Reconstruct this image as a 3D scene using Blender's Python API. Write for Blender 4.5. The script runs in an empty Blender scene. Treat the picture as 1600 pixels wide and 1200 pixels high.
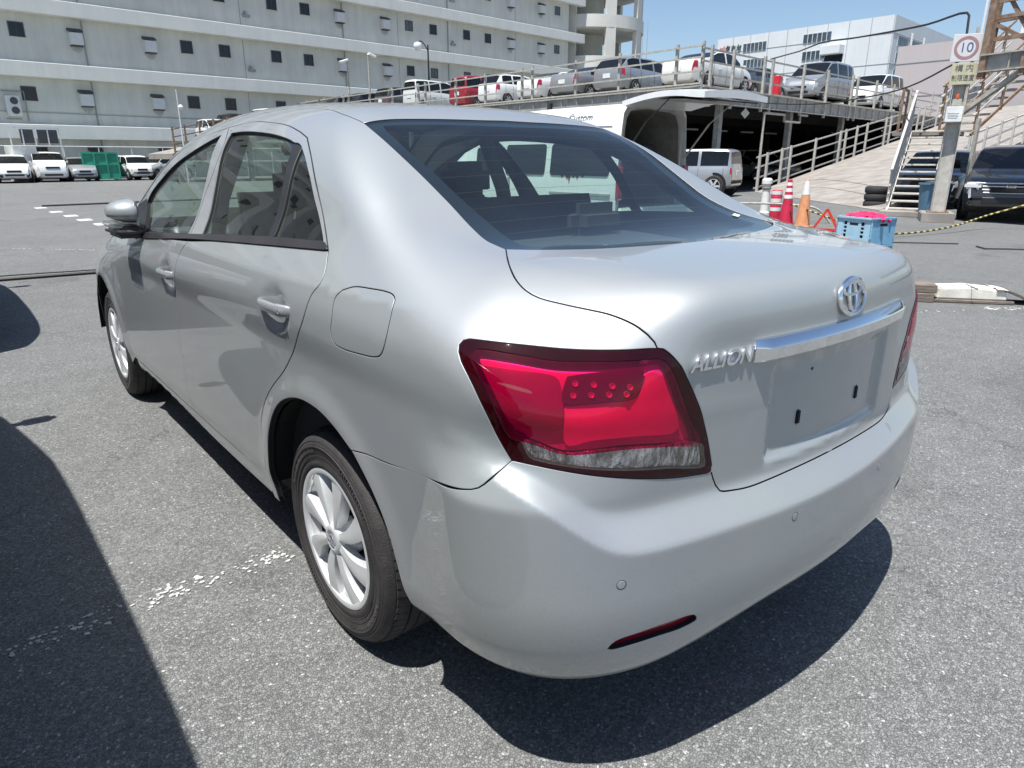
import bpy, bmesh, math, random
import numpy as np
from mathutils import Vector, Matrix
from mathutils.geometry import delaunay_2d_cdt
R=math.radians
rnd=random.Random(7)
sc=bpy.context.scene
C=sc.collection
# ------------------------------------------------------------------ camera, sky, sun, exposure
cam=bpy.data.cameras.new('camera'); cam.sensor_width=36; cam.lens=1079.07/1600*36; cam.clip_start=.05; cam.clip_end=3000
camo=bpy.data.objects.new('camera',cam); C.objects.link(camo)
camo.location=(-1.4922,-1.5907,1.2862); camo.rotation_euler=(math.pi/2-.315586,0,-.688048)
sc.camera=camo
SUN_EL=R(70.5); SUN_AZ=math.atan2(-.33,-.10)          # azimuth of the sun measured from +Y towards +X
W=bpy.data.worlds.new('World'); sc.world=W; W.use_nodes=True
nt=W.node_tree; bg=nt.nodes['Background']; sky=nt.nodes.new('ShaderNodeTexSky'); sky.sky_type='NISHITA'; sky.sun_disc=False
sky.sun_elevation=SUN_EL; sky.sun_rotation=SUN_AZ; sky.air_density=1.0; sky.dust_density=.7; sky.ozone_density=2.6; sky.altitude=10
nt.links.new(sky.outputs[0],bg.inputs[0]); bg.inputs[1].default_value=.082
sl=bpy.data.lights.new('sun','SUN'); sl.energy=4.5; sl.angle=R(.53); sl.color=(1,.98,.935)
so=bpy.data.objects.new('sun',sl); C.objects.link(so)
sd=Vector((-.33,-.10,1)).normalized(); so.rotation_euler=sd.to_track_quat('Z','Y').to_euler(); so.location=(-10,-5,30)
sc.view_settings.view_transform='Standard'; sc.view_settings.look='None'; sc.view_settings.exposure=0.78; sc.view_settings.gamma=1
sc.view_settings.use_curve_mapping=False
sc.render.engine='CYCLES'
try:
    sc.cycles.max_bounces=10; sc.cycles.transparent_max_bounces=16; sc.cycles.sample_clamp_indirect=6; sc.cycles.use_denoising=True
except Exception: pass
# ------------------------------------------------------------------ materials
M={}
def nodemat(name):
    m=bpy.data.materials.new(name); m.use_nodes=True; M[name]=m
    return m,m.node_tree,m.node_tree.nodes['Principled BSDF']
def N(t,typ,**k):
    n=t.nodes.new(typ)
    for a,b in k.items():
        if a in n.bl_rna.properties: setattr(n,a,b)
        else: n.inputs[a].default_value=b
    return n
def mat(name,col,rough=.5,metal=0,coat=0,spec=.5,var=.12,scale=6,bump=0,bscale=60,trans=0,ior=1.5,emit=None,stretch=None,col2=None,coatr=.03):
    m,t,p=nodemat(name)
    tc=N(t,'ShaderNodeTexCoord'); src=tc.outputs['Object']
    if stretch:
        mp=N(t,'ShaderNodeMapping'); mp.inputs['Scale'].default_value=stretch; t.links.new(src,mp.inputs[0]); src=mp.outputs[0]
    nz=N(t,'ShaderNodeTexNoise',Scale=scale,Detail=6.0,Roughness=.6); t.links.new(src,nz.inputs['Vector'])
    rp=N(t,'ShaderNodeValToRGB'); c2=col2 or tuple(c*(1-var) for c in col); c1=col if col2 else tuple(min(1,c*(1+var)) for c in col)
    rp.color_ramp.elements[0].position=.35; rp.color_ramp.elements[1].position=.68
    rp.color_ramp.elements[0].color=(*c2,1); rp.color_ramp.elements[1].color=(*c1,1)
    t.links.new(nz.outputs[0],rp.inputs[0]); t.links.new(rp.outputs[0],p.inputs['Base Color'])
    p.inputs['Roughness'].default_value=rough; p.inputs['Metallic'].default_value=metal
    p.inputs['Coat Weight'].default_value=coat; p.inputs['Coat Roughness'].default_value=coatr; p.inputs['Specular IOR Level'].default_value=spec
    p.inputs['IOR'].default_value=ior; p.inputs['Transmission Weight'].default_value=trans
    if bump:
        n2=N(t,'ShaderNodeTexNoise',Scale=bscale,Detail=4.0); t.links.new(src,n2.inputs['Vector'])
        b=N(t,'ShaderNodeBump',Strength=bump,Distance=.01); t.links.new(n2.outputs[0],b.inputs['Height']); t.links.new(b.outputs[0],p.inputs['Normal'])
    if emit: p.inputs['Emission Color'].default_value=(*emit[:3],1); p.inputs['Emission Strength'].default_value=emit[3]
    return m
def paint(name,col,metal=.0,rough=.35,flake=0.0):
    m,t,p=nodemat(name)
    tc=N(t,'ShaderNodeTexCoord')
    nz=N(t,'ShaderNodeTexNoise',Scale=3.0,Detail=3.0); t.links.new(tc.outputs['Object'],nz.inputs['Vector'])
    mx=N(t,'ShaderNodeMixRGB',blend_type='MULTIPLY'); mx.inputs[0].default_value=.10; mx.inputs[1].default_value=(*col,1)
    t.links.new(nz.outputs[1],mx.inputs[2])
    p.inputs['Metallic'].default_value=metal; p.inputs['Roughness'].default_value=rough
    p.inputs['Coat Weight'].default_value=1; p.inputs['Coat Roughness'].default_value=.02; p.inputs['Coat IOR'].default_value=1.5
    out=mx.outputs[0]
    # thin road dust, speckled, mostly low on the body
    v=N(t,'ShaderNodeTexNoise',Scale=140.0,Detail=5.0,Roughness=.7); t.links.new(tc.outputs['Object'],v.inputs['Vector'])
    sp=N(t,'ShaderNodeSeparateXYZ'); t.links.new(tc.outputs['Object'],sp.inputs[0])
    mr=N(t,'ShaderNodeMapRange'); mr.inputs[1].default_value=.75; mr.inputs[2].default_value=.22; mr.inputs[3].default_value=.04; mr.inputs[4].default_value=.75; t.links.new(sp.outputs[2],mr.inputs[0])
    r2=N(t,'ShaderNodeValToRGB'); r2.color_ramp.elements[0].position=.48; r2.color_ramp.elements[1].position=.72; t.links.new(v.outputs[0],r2.inputs[0])
    mu=N(t,'ShaderNodeMath',operation='MULTIPLY'); t.links.new(r2.outputs[0],mu.inputs[0]); t.links.new(mr.outputs[0],mu.inputs[1])
    dm=N(t,'ShaderNodeMixRGB'); dm.inputs[2].default_value=(.30,.275,.245,1); t.links.new(mu.outputs[0],dm.inputs[0]); t.links.new(out,dm.inputs[1]); t.links.new(dm.outputs[0],p.inputs['Base Color'])
    rr=N(t,'ShaderNodeMapRange'); rr.inputs[3].default_value=.015; rr.inputs[4].default_value=.22; t.links.new(mu.outputs[0],rr.inputs[0]); t.links.new(rr.outputs[0],p.inputs['Coat Roughness'])
    if flake:
        f=N(t,'ShaderNodeTexNoise',Scale=900.0,Detail=1.0); t.links.new(tc.outputs['Object'],f.inputs['Vector'])
        b=N(t,'ShaderNodeBump',Strength=flake,Distance=.0006); t.links.new(f.outputs[0],b.inputs['Height']); t.links.new(b.outputs[0],p.inputs['Normal'])
    return m
def twoside(t,ior):
    """Fresnel of a thin sheet: the same from both sides"""
    g=N(t,'ShaderNodeNewGeometry'); m=N(t,'ShaderNodeMapRange'); m.inputs[3].default_value=ior; m.inputs[4].default_value=1/ior
    t.links.new(g.outputs['Backfacing'],m.inputs[0]); f=N(t,'ShaderNodeFresnel'); t.links.new(m.outputs[0],f.inputs[0]); return f
def glass(name,tint,rough=0.0,ior=1.5):
    """thin pane: tinted see-through mixed with a mirror reflection by Fresnel"""
    m=bpy.data.materials.new(name); m.use_nodes=True; t=m.node_tree; M[name]=m
    t.nodes.remove(t.nodes['Principled BSDF']); o=t.nodes['Material Output']
    tr=N(t,'ShaderNodeBsdfTransparent'); tr.inputs[0].default_value=(*tint,1)
    gl=N(t,'ShaderNodeBsdfGlossy'); gl.inputs['Roughness'].default_value=rough
    fr=twoside(t,ior)
    mu=N(t,'ShaderNodeMath',operation='MULTIPLY'); mu.inputs[1].default_value=1.15; mu.use_clamp=True; t.links.new(fr.outputs[0],mu.inputs[0])
    mx=N(t,'ShaderNodeMixShader'); t.links.new(mu.outputs[0],mx.inputs[0]); t.links.new(tr.outputs[0],mx.inputs[1]); t.links.new(gl.outputs[0],mx.inputs[2])
    # faint dust film
    df=N(t,'ShaderNodeBsdfDiffuse'); df.inputs[0].default_value=(.32,.33,.33,1)
    tc=N(t,'ShaderNodeTexCoord'); nz=N(t,'ShaderNodeTexNoise',Scale=5.0,Detail=8.0); t.links.new(tc.outputs['Object'],nz.inputs['Vector'])
    mr=N(t,'ShaderNodeMapRange'); mr.inputs[3].default_value=.004; mr.inputs[4].default_value=.035; t.links.new(nz.outputs[0],mr.inputs[0])
    m2=N(t,'ShaderNodeMixShader'); t.links.new(mr.outputs[0],m2.inputs[0]); t.links.new(mx.outputs[0],m2.inputs[1]); t.links.new(df.outputs[0],m2.inputs[2])
    t.links.new(m2.outputs[0],o.inputs[0]); return m
paint('silver_paint',(.350,.368,.372),metal=.33,rough=.47,flake=.35)
paint('white_paint',(.78,.79,.78),rough=.4); paint('pearl_paint',(.76,.75,.71),rough=.4)
paint('silver_grey_paint',(.42,.43,.44),metal=.6,rough=.38); paint('dark_grey_paint',(.10,.105,.11),metal=.4,rough=.4)
paint('red_paint',(.28,.012,.025),rough=.4); paint('black_paint',(.010,.011,.014),rough=.3); paint('green_white_paint',(.62,.66,.64),rough=.4)
glass('car_glass',(.74,.86,.79)); glass('rear_glass',(.74,.88,.84)); glass('dark_glass',(.10,.12,.13))
mat('black_trim',(.018,.018,.021),rough=.45,var=.3); mat('gloss_black',(.012,.011,.014),rough=.12,coat=.6); mat('rubber_black',(.012,.012,.013),rough=.7)
mat('wire_brown',(.03,.025,.02),rough=.6); mat('seal_black',(.004,.004,.005),rough=.8); mat('plastic_grey',(.035,.035,.038),rough=.55); mat('moulding',(.030,.027,.029),rough=.38,var=.25)
mat('tyre_rubber',(.030,.027,.027),rough=.72,var=.3,scale=25,bump=.25,bscale=220)
mat('cover_silver',(.60,.615,.62),rough=.36,metal=.35,coat=.3,var=.06,scale=20); mat('steel_dark',(.03,.032,.036),rough=.5,metal=.6)
mat('chrome',(.88,.89,.90),rough=.05,metal=1,var=.02); mat('lamp_chrome',(.80,.81,.82),rough=.16,metal=1,var=.05,scale=40)
mat('lamp_white',(.86,.86,.86),rough=.35,metal=.15,var=.04); mat('lamp_pale',(.55,.55,.56),rough=.4,metal=.1); mat('lamp_crystal',(.85,.86,.87),rough=.12,metal=.9,col2=(.10,.11,.12),scale=70,stretch=(1,1,.45),bump=1,bscale=120); mat('lamp_dark',(.10,.10,.11),rough=.3,metal=.5); mat('lamp_grey',(.20,.20,.21),rough=.35)
mat('interior_cloth',(.045,.046,.05),rough=.9,var=.15,scale=60,bump=.2,bscale=400); mat('interior_plastic',(.05,.052,.055),rough=.6); mat('interior_beige',(.13,.13,.125),rough=.85)
mat('white_plastic',(.75,.76,.74),rough=.4); mat('reflector_red',(.15,.004,.012),rough=.18,coat=.8)
def lens(name,tint,spec=1.6):
    m=bpy.data.materials.new(name); m.use_nodes=True; t=m.node_tree; M[name]=m
    t.nodes.remove(t.nodes['Principled BSDF']); o=t.nodes['Material Output']
    tr=N(t,'ShaderNodeBsdfTransparent'); tr.inputs[0].default_value=(*tint,1); gl=N(t,'ShaderNodeBsdfGlossy'); gl.inputs['Roughness'].default_value=.02
    fr=twoside(t,1.5); mx=N(t,'ShaderNodeMixShader'); t.links.new(fr.outputs[0],mx.inputs[0]); t.links.new(tr.outputs[0],mx.inputs[1]); t.links.new(gl.outputs[0],mx.inputs[2])
    df=N(t,'ShaderNodeBsdfDiffuse'); df.inputs[0].default_value=(tint[0]*.55,tint[1]*.5,tint[2]*.35,1)
    tc=N(t,'ShaderNodeTexCoord'); nz=N(t,'ShaderNodeTexNoise',Scale=30.0,Detail=4.0); t.links.new(tc.outputs['Object'],nz.inputs['Vector'])
    mr=N(t,'ShaderNodeMapRange'); mr.inputs[3].default_value=.04; mr.inputs[4].default_value=.10; t.links.new(nz.outputs[0],mr.inputs[0])
    m2=N(t,'ShaderNodeMixShader'); t.links.new(mr.outputs[0],m2.inputs[0]); t.links.new(mx.outputs[0],m2.inputs[1]); t.links.new(df.outputs[0],m2.inputs[2])
    t.links.new(m2.outputs[0],o.inputs[0])
lens('lens_red',(.91,.015,.23)); lens('lens_smoke',(.46,.025,.085)); lens('lens_clear',(.93,.95,.96))
# ------------------------------------------------------------------ object helpers
def link(o,parent=None):
    C.objects.link(o)
    if parent: o.parent=parent
    return o
def thing(name,label,cat,loc=(0,0,0),rz=0,group=None):
    o=bpy.data.objects.new(name,None); link(o); o.location=loc; o.rotation_euler=(0,0,rz); o.empty_display_size=.2
    o['label']=label; o['category']=cat
    if group: o['group']=group
    return o
def tag(o,label,cat,group=None):
    o['label']=label; o['category']=cat
    if group: o['group']=group
    return o
def mobj(name,verts,faces,mats,parent=None,smooth=True,mi=None,normals=None,loc=None,rot=None):
    me=bpy.data.meshes.new(name); me.from_pydata([tuple(v) for v in verts],[],[tuple(f) for f in faces])
    for m in (mats if isinstance(mats,(list,tuple)) else [mats]): me.materials.append(M[m] if isinstance(m,str) else m)
    if mi is not None: me.polygons.foreach_set('material_index',list(mi))
    me.polygons.foreach_set('use_smooth',[bool(smooth)]*len(me.polygons)); me.update()
    if normals is not None: me.normals_split_custom_set_from_vertices([tuple(n) for n in normals])
    o=bpy.data.objects.new(name,me); link(o,parent)
    if loc is not None: o.location=loc
    if rot is not None: o.rotation_euler=rot
    return o
class MB:
    """collects simple solids; build() links them as one mesh"""
    def __init__(s): s.v=[]; s.f=[]; s.sm=[]
    def add(s,v,f,sm=False):
        n=len(s.v); s.v+=[tuple(p) for p in v]; s.f+=[tuple(i+n for i in q) for q in f]; s.sm+=[sm]*len(f); return s
    def box(s,c,d,rz=0,M4=None):
        x,y,z=[q/2 for q in d]; P=[Vector((a*x,b*y,e*z)) for a in(-1,1) for b in(-1,1) for e in(-1,1)]
        m=M4 or Matrix.Rotation(rz,4,'Z'); P=[m@p+Vector(c) for p in P]
        return s.add(P,[(0,1,3,2),(4,6,7,5),(0,4,5,1),(2,3,7,6),(0,2,6,4),(1,5,7,3)])
    def bar(s,a,b,w,h=None,up=(0,0,1)):
        """square bar from a to b"""
        a=Vector(a); b=Vector(b); d=b-a; L=d.length; z=d/L; u=Vector(up)
        if abs(z.dot(u))>.98: u=Vector((0,1,0))
        x=u.cross(z).normalized(); y=z.cross(x); h=h or w
        P=[a+x*(i*w/2)+y*(j*h/2)+z*(k*L) for i in(-1,1) for j in(-1,1) for k in(0,1)]
        return s.add(P,[(0,1,3,2),(4,6,7,5),(0,4,5,1),(2,3,7,6),(0,2,6,4),(1,5,7,3)])
    def tube(s,pts,r,n=8,cap=True):
        pts=[Vector(p) for p in pts]; rr=r if isinstance(r,(list,tuple)) else [r]*len(pts); V=[]; F=[]
        u=None
        for i,p in enumerate(pts):
            t=(pts[min(i+1,len(pts)-1)]-pts[max(i-1,0)]).normalized()
            if u is None: u=t.orthogonal().normalized()
            u=(u-t*u.dot(t)).normalized(); w=t.cross(u)
            V+=[p+(u*math.cos(2*math.pi*k/n)+w*math.sin(2*math.pi*k/n))*rr[i] for k in range(n)]
        for i in range(len(pts)-1):
            F+=[(i*n+k,i*n+(k+1)%n,(i+1)*n+(k+1)%n,(i+1)*n+k) for k in range(n)]
        s.add(V,F,True)
        if cap: s.add([V[k] for k in range(n)],[tuple(range(n))[::-1]]); s.add(V[-n:],[tuple(range(n))])
        return s
    def lathe(s,prof,c=(0,0,0),axis='Z',n=24,sm=True):
        V=[]; F=[]; c=Vector(c)
        for r,h in prof:
            for k in range(n):
                a=2*math.pi*k/n; x,y=r*math.cos(a),r*math.sin(a)
                V.append(c+(Vector((x,y,h)) if axis=='Z' else Vector((h,x,y)) if axis=='X' else Vector((x,h,y))))
        for i in range(len(prof)-1): F+=[(i*n+k,i*n+(k+1)%n,(i+1)*n+(k+1)%n,(i+1)*n+k) for k in range(n)]
        return s.add(V,F,sm)
    def prism(s,poly,z0,z1,f=None):
        """poly of (a,b); f maps (a,b,c) to a point"""
        f=f or (lambda a,b,c:(a,b,c)); n=len(poly)
        V=[f(a,b,z0) for a,b in poly]+[f(a,b,z1) for a,b in poly]
        return s.add(V,[tuple(range(n))[::-1],tuple(range(n,2*n))]+[(i,(i+1)%n,(i+1)%n+n,i+n) for i in range(n)])
    def quad(s,a,b,c,d): return s.add([a,b,c,d],[(0,1,2,3)])
    def build(s,name,m,parent=None,bevel=0,loc=None,rot=None,seg=1,auto=None):
        o=mobj(name,s.v,s.f,m,parent,False,loc=loc,rot=rot)
        o.data.polygons.foreach_set('use_smooth',s.sm if auto is None else [True]*len(s.f))
        sharp=any(s.sm)
        bm=bmesh.new(); bm.from_mesh(o.data); bmesh.ops.recalc_face_normals(bm,faces=bm.faces)
        if bevel:
            bmesh.ops.bevel(bm,geom=[e for e in bm.edges if e.is_manifold and e.calc_face_angle(0)>.6],offset=bevel,segments=seg,affect='EDGES',clamp_overlap=True)
        bm.to_mesh(o.data); bm.free(); o.data.update()
        if sharp: o.data.set_sharp_from_angle(angle=R(38))
        return o
def text(name,body,size,m,parent,loc,rot,extrude=.002,bevel=0,shear=0,align='CENTER',spacing=1,xs=1):
    cu=bpy.data.curves.new(name,'FONT'); cu.body=body; cu.size=size; cu.extrude=extrude; cu.bevel_depth=bevel; cu.shear=shear; cu.align_x=align; cu.align_y='CENTER'; cu.space_character=spacing
    tmp=bpy.data.objects.new('lettering_source',cu); C.objects.link(tmp); bpy.context.view_layer.update()
    me=bpy.data.meshes.new_from_object(tmp.evaluated_get(bpy.context.evaluated_depsgraph_get())); me.name=name; bpy.data.objects.remove(tmp,do_unlink=True)
    me.materials.clear(); me.materials.append(M[m]); o=bpy.data.objects.new(name,me); link(o,parent); o.location=loc; o.rotation_euler=rot; o.scale=(xs,1,1); return o
def dup(root,loc=None,rz=None,label=None):
    r=root.copy(); C.objects.link(r)
    if loc is not None: r.location=loc
    if rz is not None: r.rotation_euler=(0,0,rz)
    if label: r['label']=label
    for ch in list(root.children):
        c=ch.copy(); C.objects.link(c); c.parent=r
        for g in list(ch.children):
            d=g.copy(); C.objects.link(d); d.parent=c
    return r
# ------------------------------------------------------------------ body surface of the saloon, metres, rear axle at the origin
def spl(xs,ys):
    xs=np.array(xs,float); ys=np.array(ys,float); n=len(xs); h=np.diff(xs)
    A=np.zeros((n,n)); b=np.zeros(n); A[0,0]=A[-1,-1]=1
    for i in range(1,n-1):
        A[i,i-1]=h[i-1]; A[i,i]=2*(h[i-1]+h[i]); A[i,i+1]=h[i]; b[i]=6*((ys[i+1]-ys[i])/h[i]-(ys[i]-ys[i-1])/h[i-1])
    M=np.linalg.solve(A,b)
    def f(x):
        x=np.clip(x,xs[0],xs[-1]); i=np.clip(np.searchsorted(xs,x)-1,0,n-2)
        a=(xs[i+1]-x)/h[i]; t=(x-xs[i])/h[i]
        return a*ys[i]+t*ys[i+1]+((a**3-a)*M[i]+(t**3-t)*M[i+1])*h[i]**2/6
    return f
def smax(a,b,k):
    h=np.maximum(k-np.abs(a-b),0)/k; return np.maximum(a,b)+h*h*k*.25
def smin(a,b,k): return -smax(-a,-b,k)
def sstep(t): t=np.clip(t,0,1); return t*t*t*(t*(6*t-15)+10)
def sp(t,w): # softplus
    return np.where(t/w>20,t,w*np.log1p(np.exp(np.clip(t/w,-40,20))))
# plan half width at widest
Wp=spl([-1.1,-.95,-.8,-.6,-.3,0,.5,1.2,2.0,2.6,3.0,3.3,3.7],[.70,.755,.795,.82,.833,.838,.842,.843,.842,.838,.815,.77,.66])
zcr=spl([-1,-.5,-.1,1,2,2.6,3.6],[.925,.945,.965,.945,.905,.87,.74])   # crease height
Zd=spl([-1.1,-.88,-.4,0.2,1,1.9,2.2,2.6,3.1,3.4,3.7],[1.035,1.066,1.095,1.095,1.06,1.0,.975,.93,.84,.76,.62])
slp=spl([-1,-.2,.2,1,3.6],[.55,.50,.38,.32,.32])
def side(p):
    ax=np.abs(p[...,0]); y=p[...,1]; z=p[...,2]
    zc=zcr(y)
    t=z-zc
    inset=slp(y)*sp(t,.02)                                # above crease
    inset=inset+.10*np.maximum(.62-z,0)**2*1.0+.012*sstep((.40-z)/.12)+.16*np.maximum(.26-z,0)
    inset=inset+(.9*np.maximum(.52-z,0)**2-.036*(sp((.765-z)/.07,.10)-sp((.765-z)/.07-1,.05)))*sstep((-.42-y)/.3)
    for yc,zc_ in ((.178,.915),(1.245,.872)):
        q=((y-yc)/.072)**2+((z-zc_)/.052)**2; inset=inset+.017*np.exp(-q*q*.9)
    for yc in (0,2.7):
        r=np.sqrt((y-yc)**2+(z-.31)**2); inset=inset-.009*np.exp(-((r-.39)/.045)**2)
    inset=inset+.06*np.maximum(z-.62,0)**2
    return (ax-(Wp(y)-inset))*.92
def rear(p):
    ax=np.abs(p[...,0]); y=p[...,1]; z=p[...,2]
    crown=.25*ax**2-.10*ax**4
    yt=-.922+.10*np.maximum(z-.93,0)-.022*sstep((z-.93)/.16)
    zs=.597+.02*ax**2+.9*sp(ax-.66,.02)
    t=(zs+.055-z)/.060
    step=sp(t,.10)-sp(t-1,.045)
    yb=-.05*step+.9*np.maximum(.50-z,0)**2+.25*np.maximum(.27-z,0)
    q=lambda t:sstep(t)
    rec=.013*q((.262-ax)/.03)*q((z-.672)/.03)*q((.905-z)/.03)
    return (yt+yb+crown+rec-y)
def front(p):
    ax=np.abs(p[...,0]); y=p[...,1]; z=p[...,2]
    return y-(3.56-.14*ax**2-.25*ax**4-.25*np.maximum(z-.6,0)**1.5-.2*np.maximum(.35-z,0))
zbot=spl([-1,-.8,-.4,.2,.4,2.3,2.6,3.6],[.305,.253,.285,.24,.23,.24,.22,.20])
def lower(p):
    ax=np.abs(p[...,0]); y=p[...,1]; z=p[...,2]
    s=side(p)
    t=z-(Zd(y)-.02*ax**2-.03*ax**4-.08*sstep((ax-.38)/.38)*sstep((-.50-y)/.35)+.006*sstep((ax-.25)/.28)*np.exp(-((y+.42)/.15)**2))
    a=smax(s,rear(p),.25)
    a=smax(a,front(p),.35)
    a=smax(a,t,.10+.06*sstep((ax-.35)/.3))
    return smax(a,zbot(y)+.05*sstep((.62-ax)/.5)*sstep((-.3-y)/.3)-z,.06)
Wg=spl([-.8,-.45,-.2,.2,.7,1.2,1.8,2.4],[.68,.715,.735,.752,.755,.755,.735,.70])  # greenhouse half width at z=1.10
def gside(p):
    ax=np.abs(p[...,0]); y=p[...,1]; z=p[...,2]; t=np.maximum(z-1.10,-.10)
    return (ax-(Wg(y)-.42*t-.28*t*np.abs(t)))*.88
Zr=spl([-.2,.1,.3,.6,1.0,1.4,1.8,2.2],[1.335,1.395,1.432,1.468,1.484,1.476,1.435,1.36])
def roof(p):
    ax=np.abs(p[...,0]); y=p[...,1]; z=p[...,2]
    return (z-(Zr(y)-.07*ax**2-.1*ax**4))*.97
def rglass(p):
    ax=np.abs(p[...,0]); y=p[...,1]; z=p[...,2]
    yg=-.375+(z-1.06)*1.72+.25*(z-1.06)**2+.06*ax**2+.06*ax**4
    return (yg-y)*.5
def wsh(p):
    ax=np.abs(p[...,0]); y=p[...,1]; z=p[...,2]
    yw=2.55-(z-.97)*1.95-.22*ax**2-.1*ax**4
    return (y-yw)*.45
def green(p):
    a=smax(roof(p),gside(p),.16)
    a=smax(a,rglass(p),.06)
    a=smax(a,wsh(p),.05)
    return smax(a,.90-p[...,2],.05)
def F(p):
    return smin(lower(p),green(p),.10)
def grad(p,e=1e-4):
    g=np.zeros_like(p)
    for i in range(3):
        d=np.zeros(3); d[i]=e; g[...,i]=(F(p+d)-F(p-d))
    n=np.linalg.norm(g,axis=-1,keepdims=True); return g/np.maximum(n,1e-12)
def cast(o,d,tmax=8,n=90):
    d=d/np.linalg.norm(d,axis=-1,keepdims=True); o=np.broadcast_to(o,d.shape).astype(float)
    t=np.zeros(len(d)); hit=np.zeros(len(d),bool); mn=np.full(len(d),9.)
    for i in range(n):
        f=F(o+d*t[:,None]); mn=np.minimum(mn,f); st=np.abs(f)<3e-5; hit|=st
        t=np.where(hit|(t>tmax),t,t+f*.75)
    hit=(np.abs(F(o+d*t[:,None]))<1e-3)&(t<tmax)
    return o+d*t[:,None],hit,mn
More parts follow.
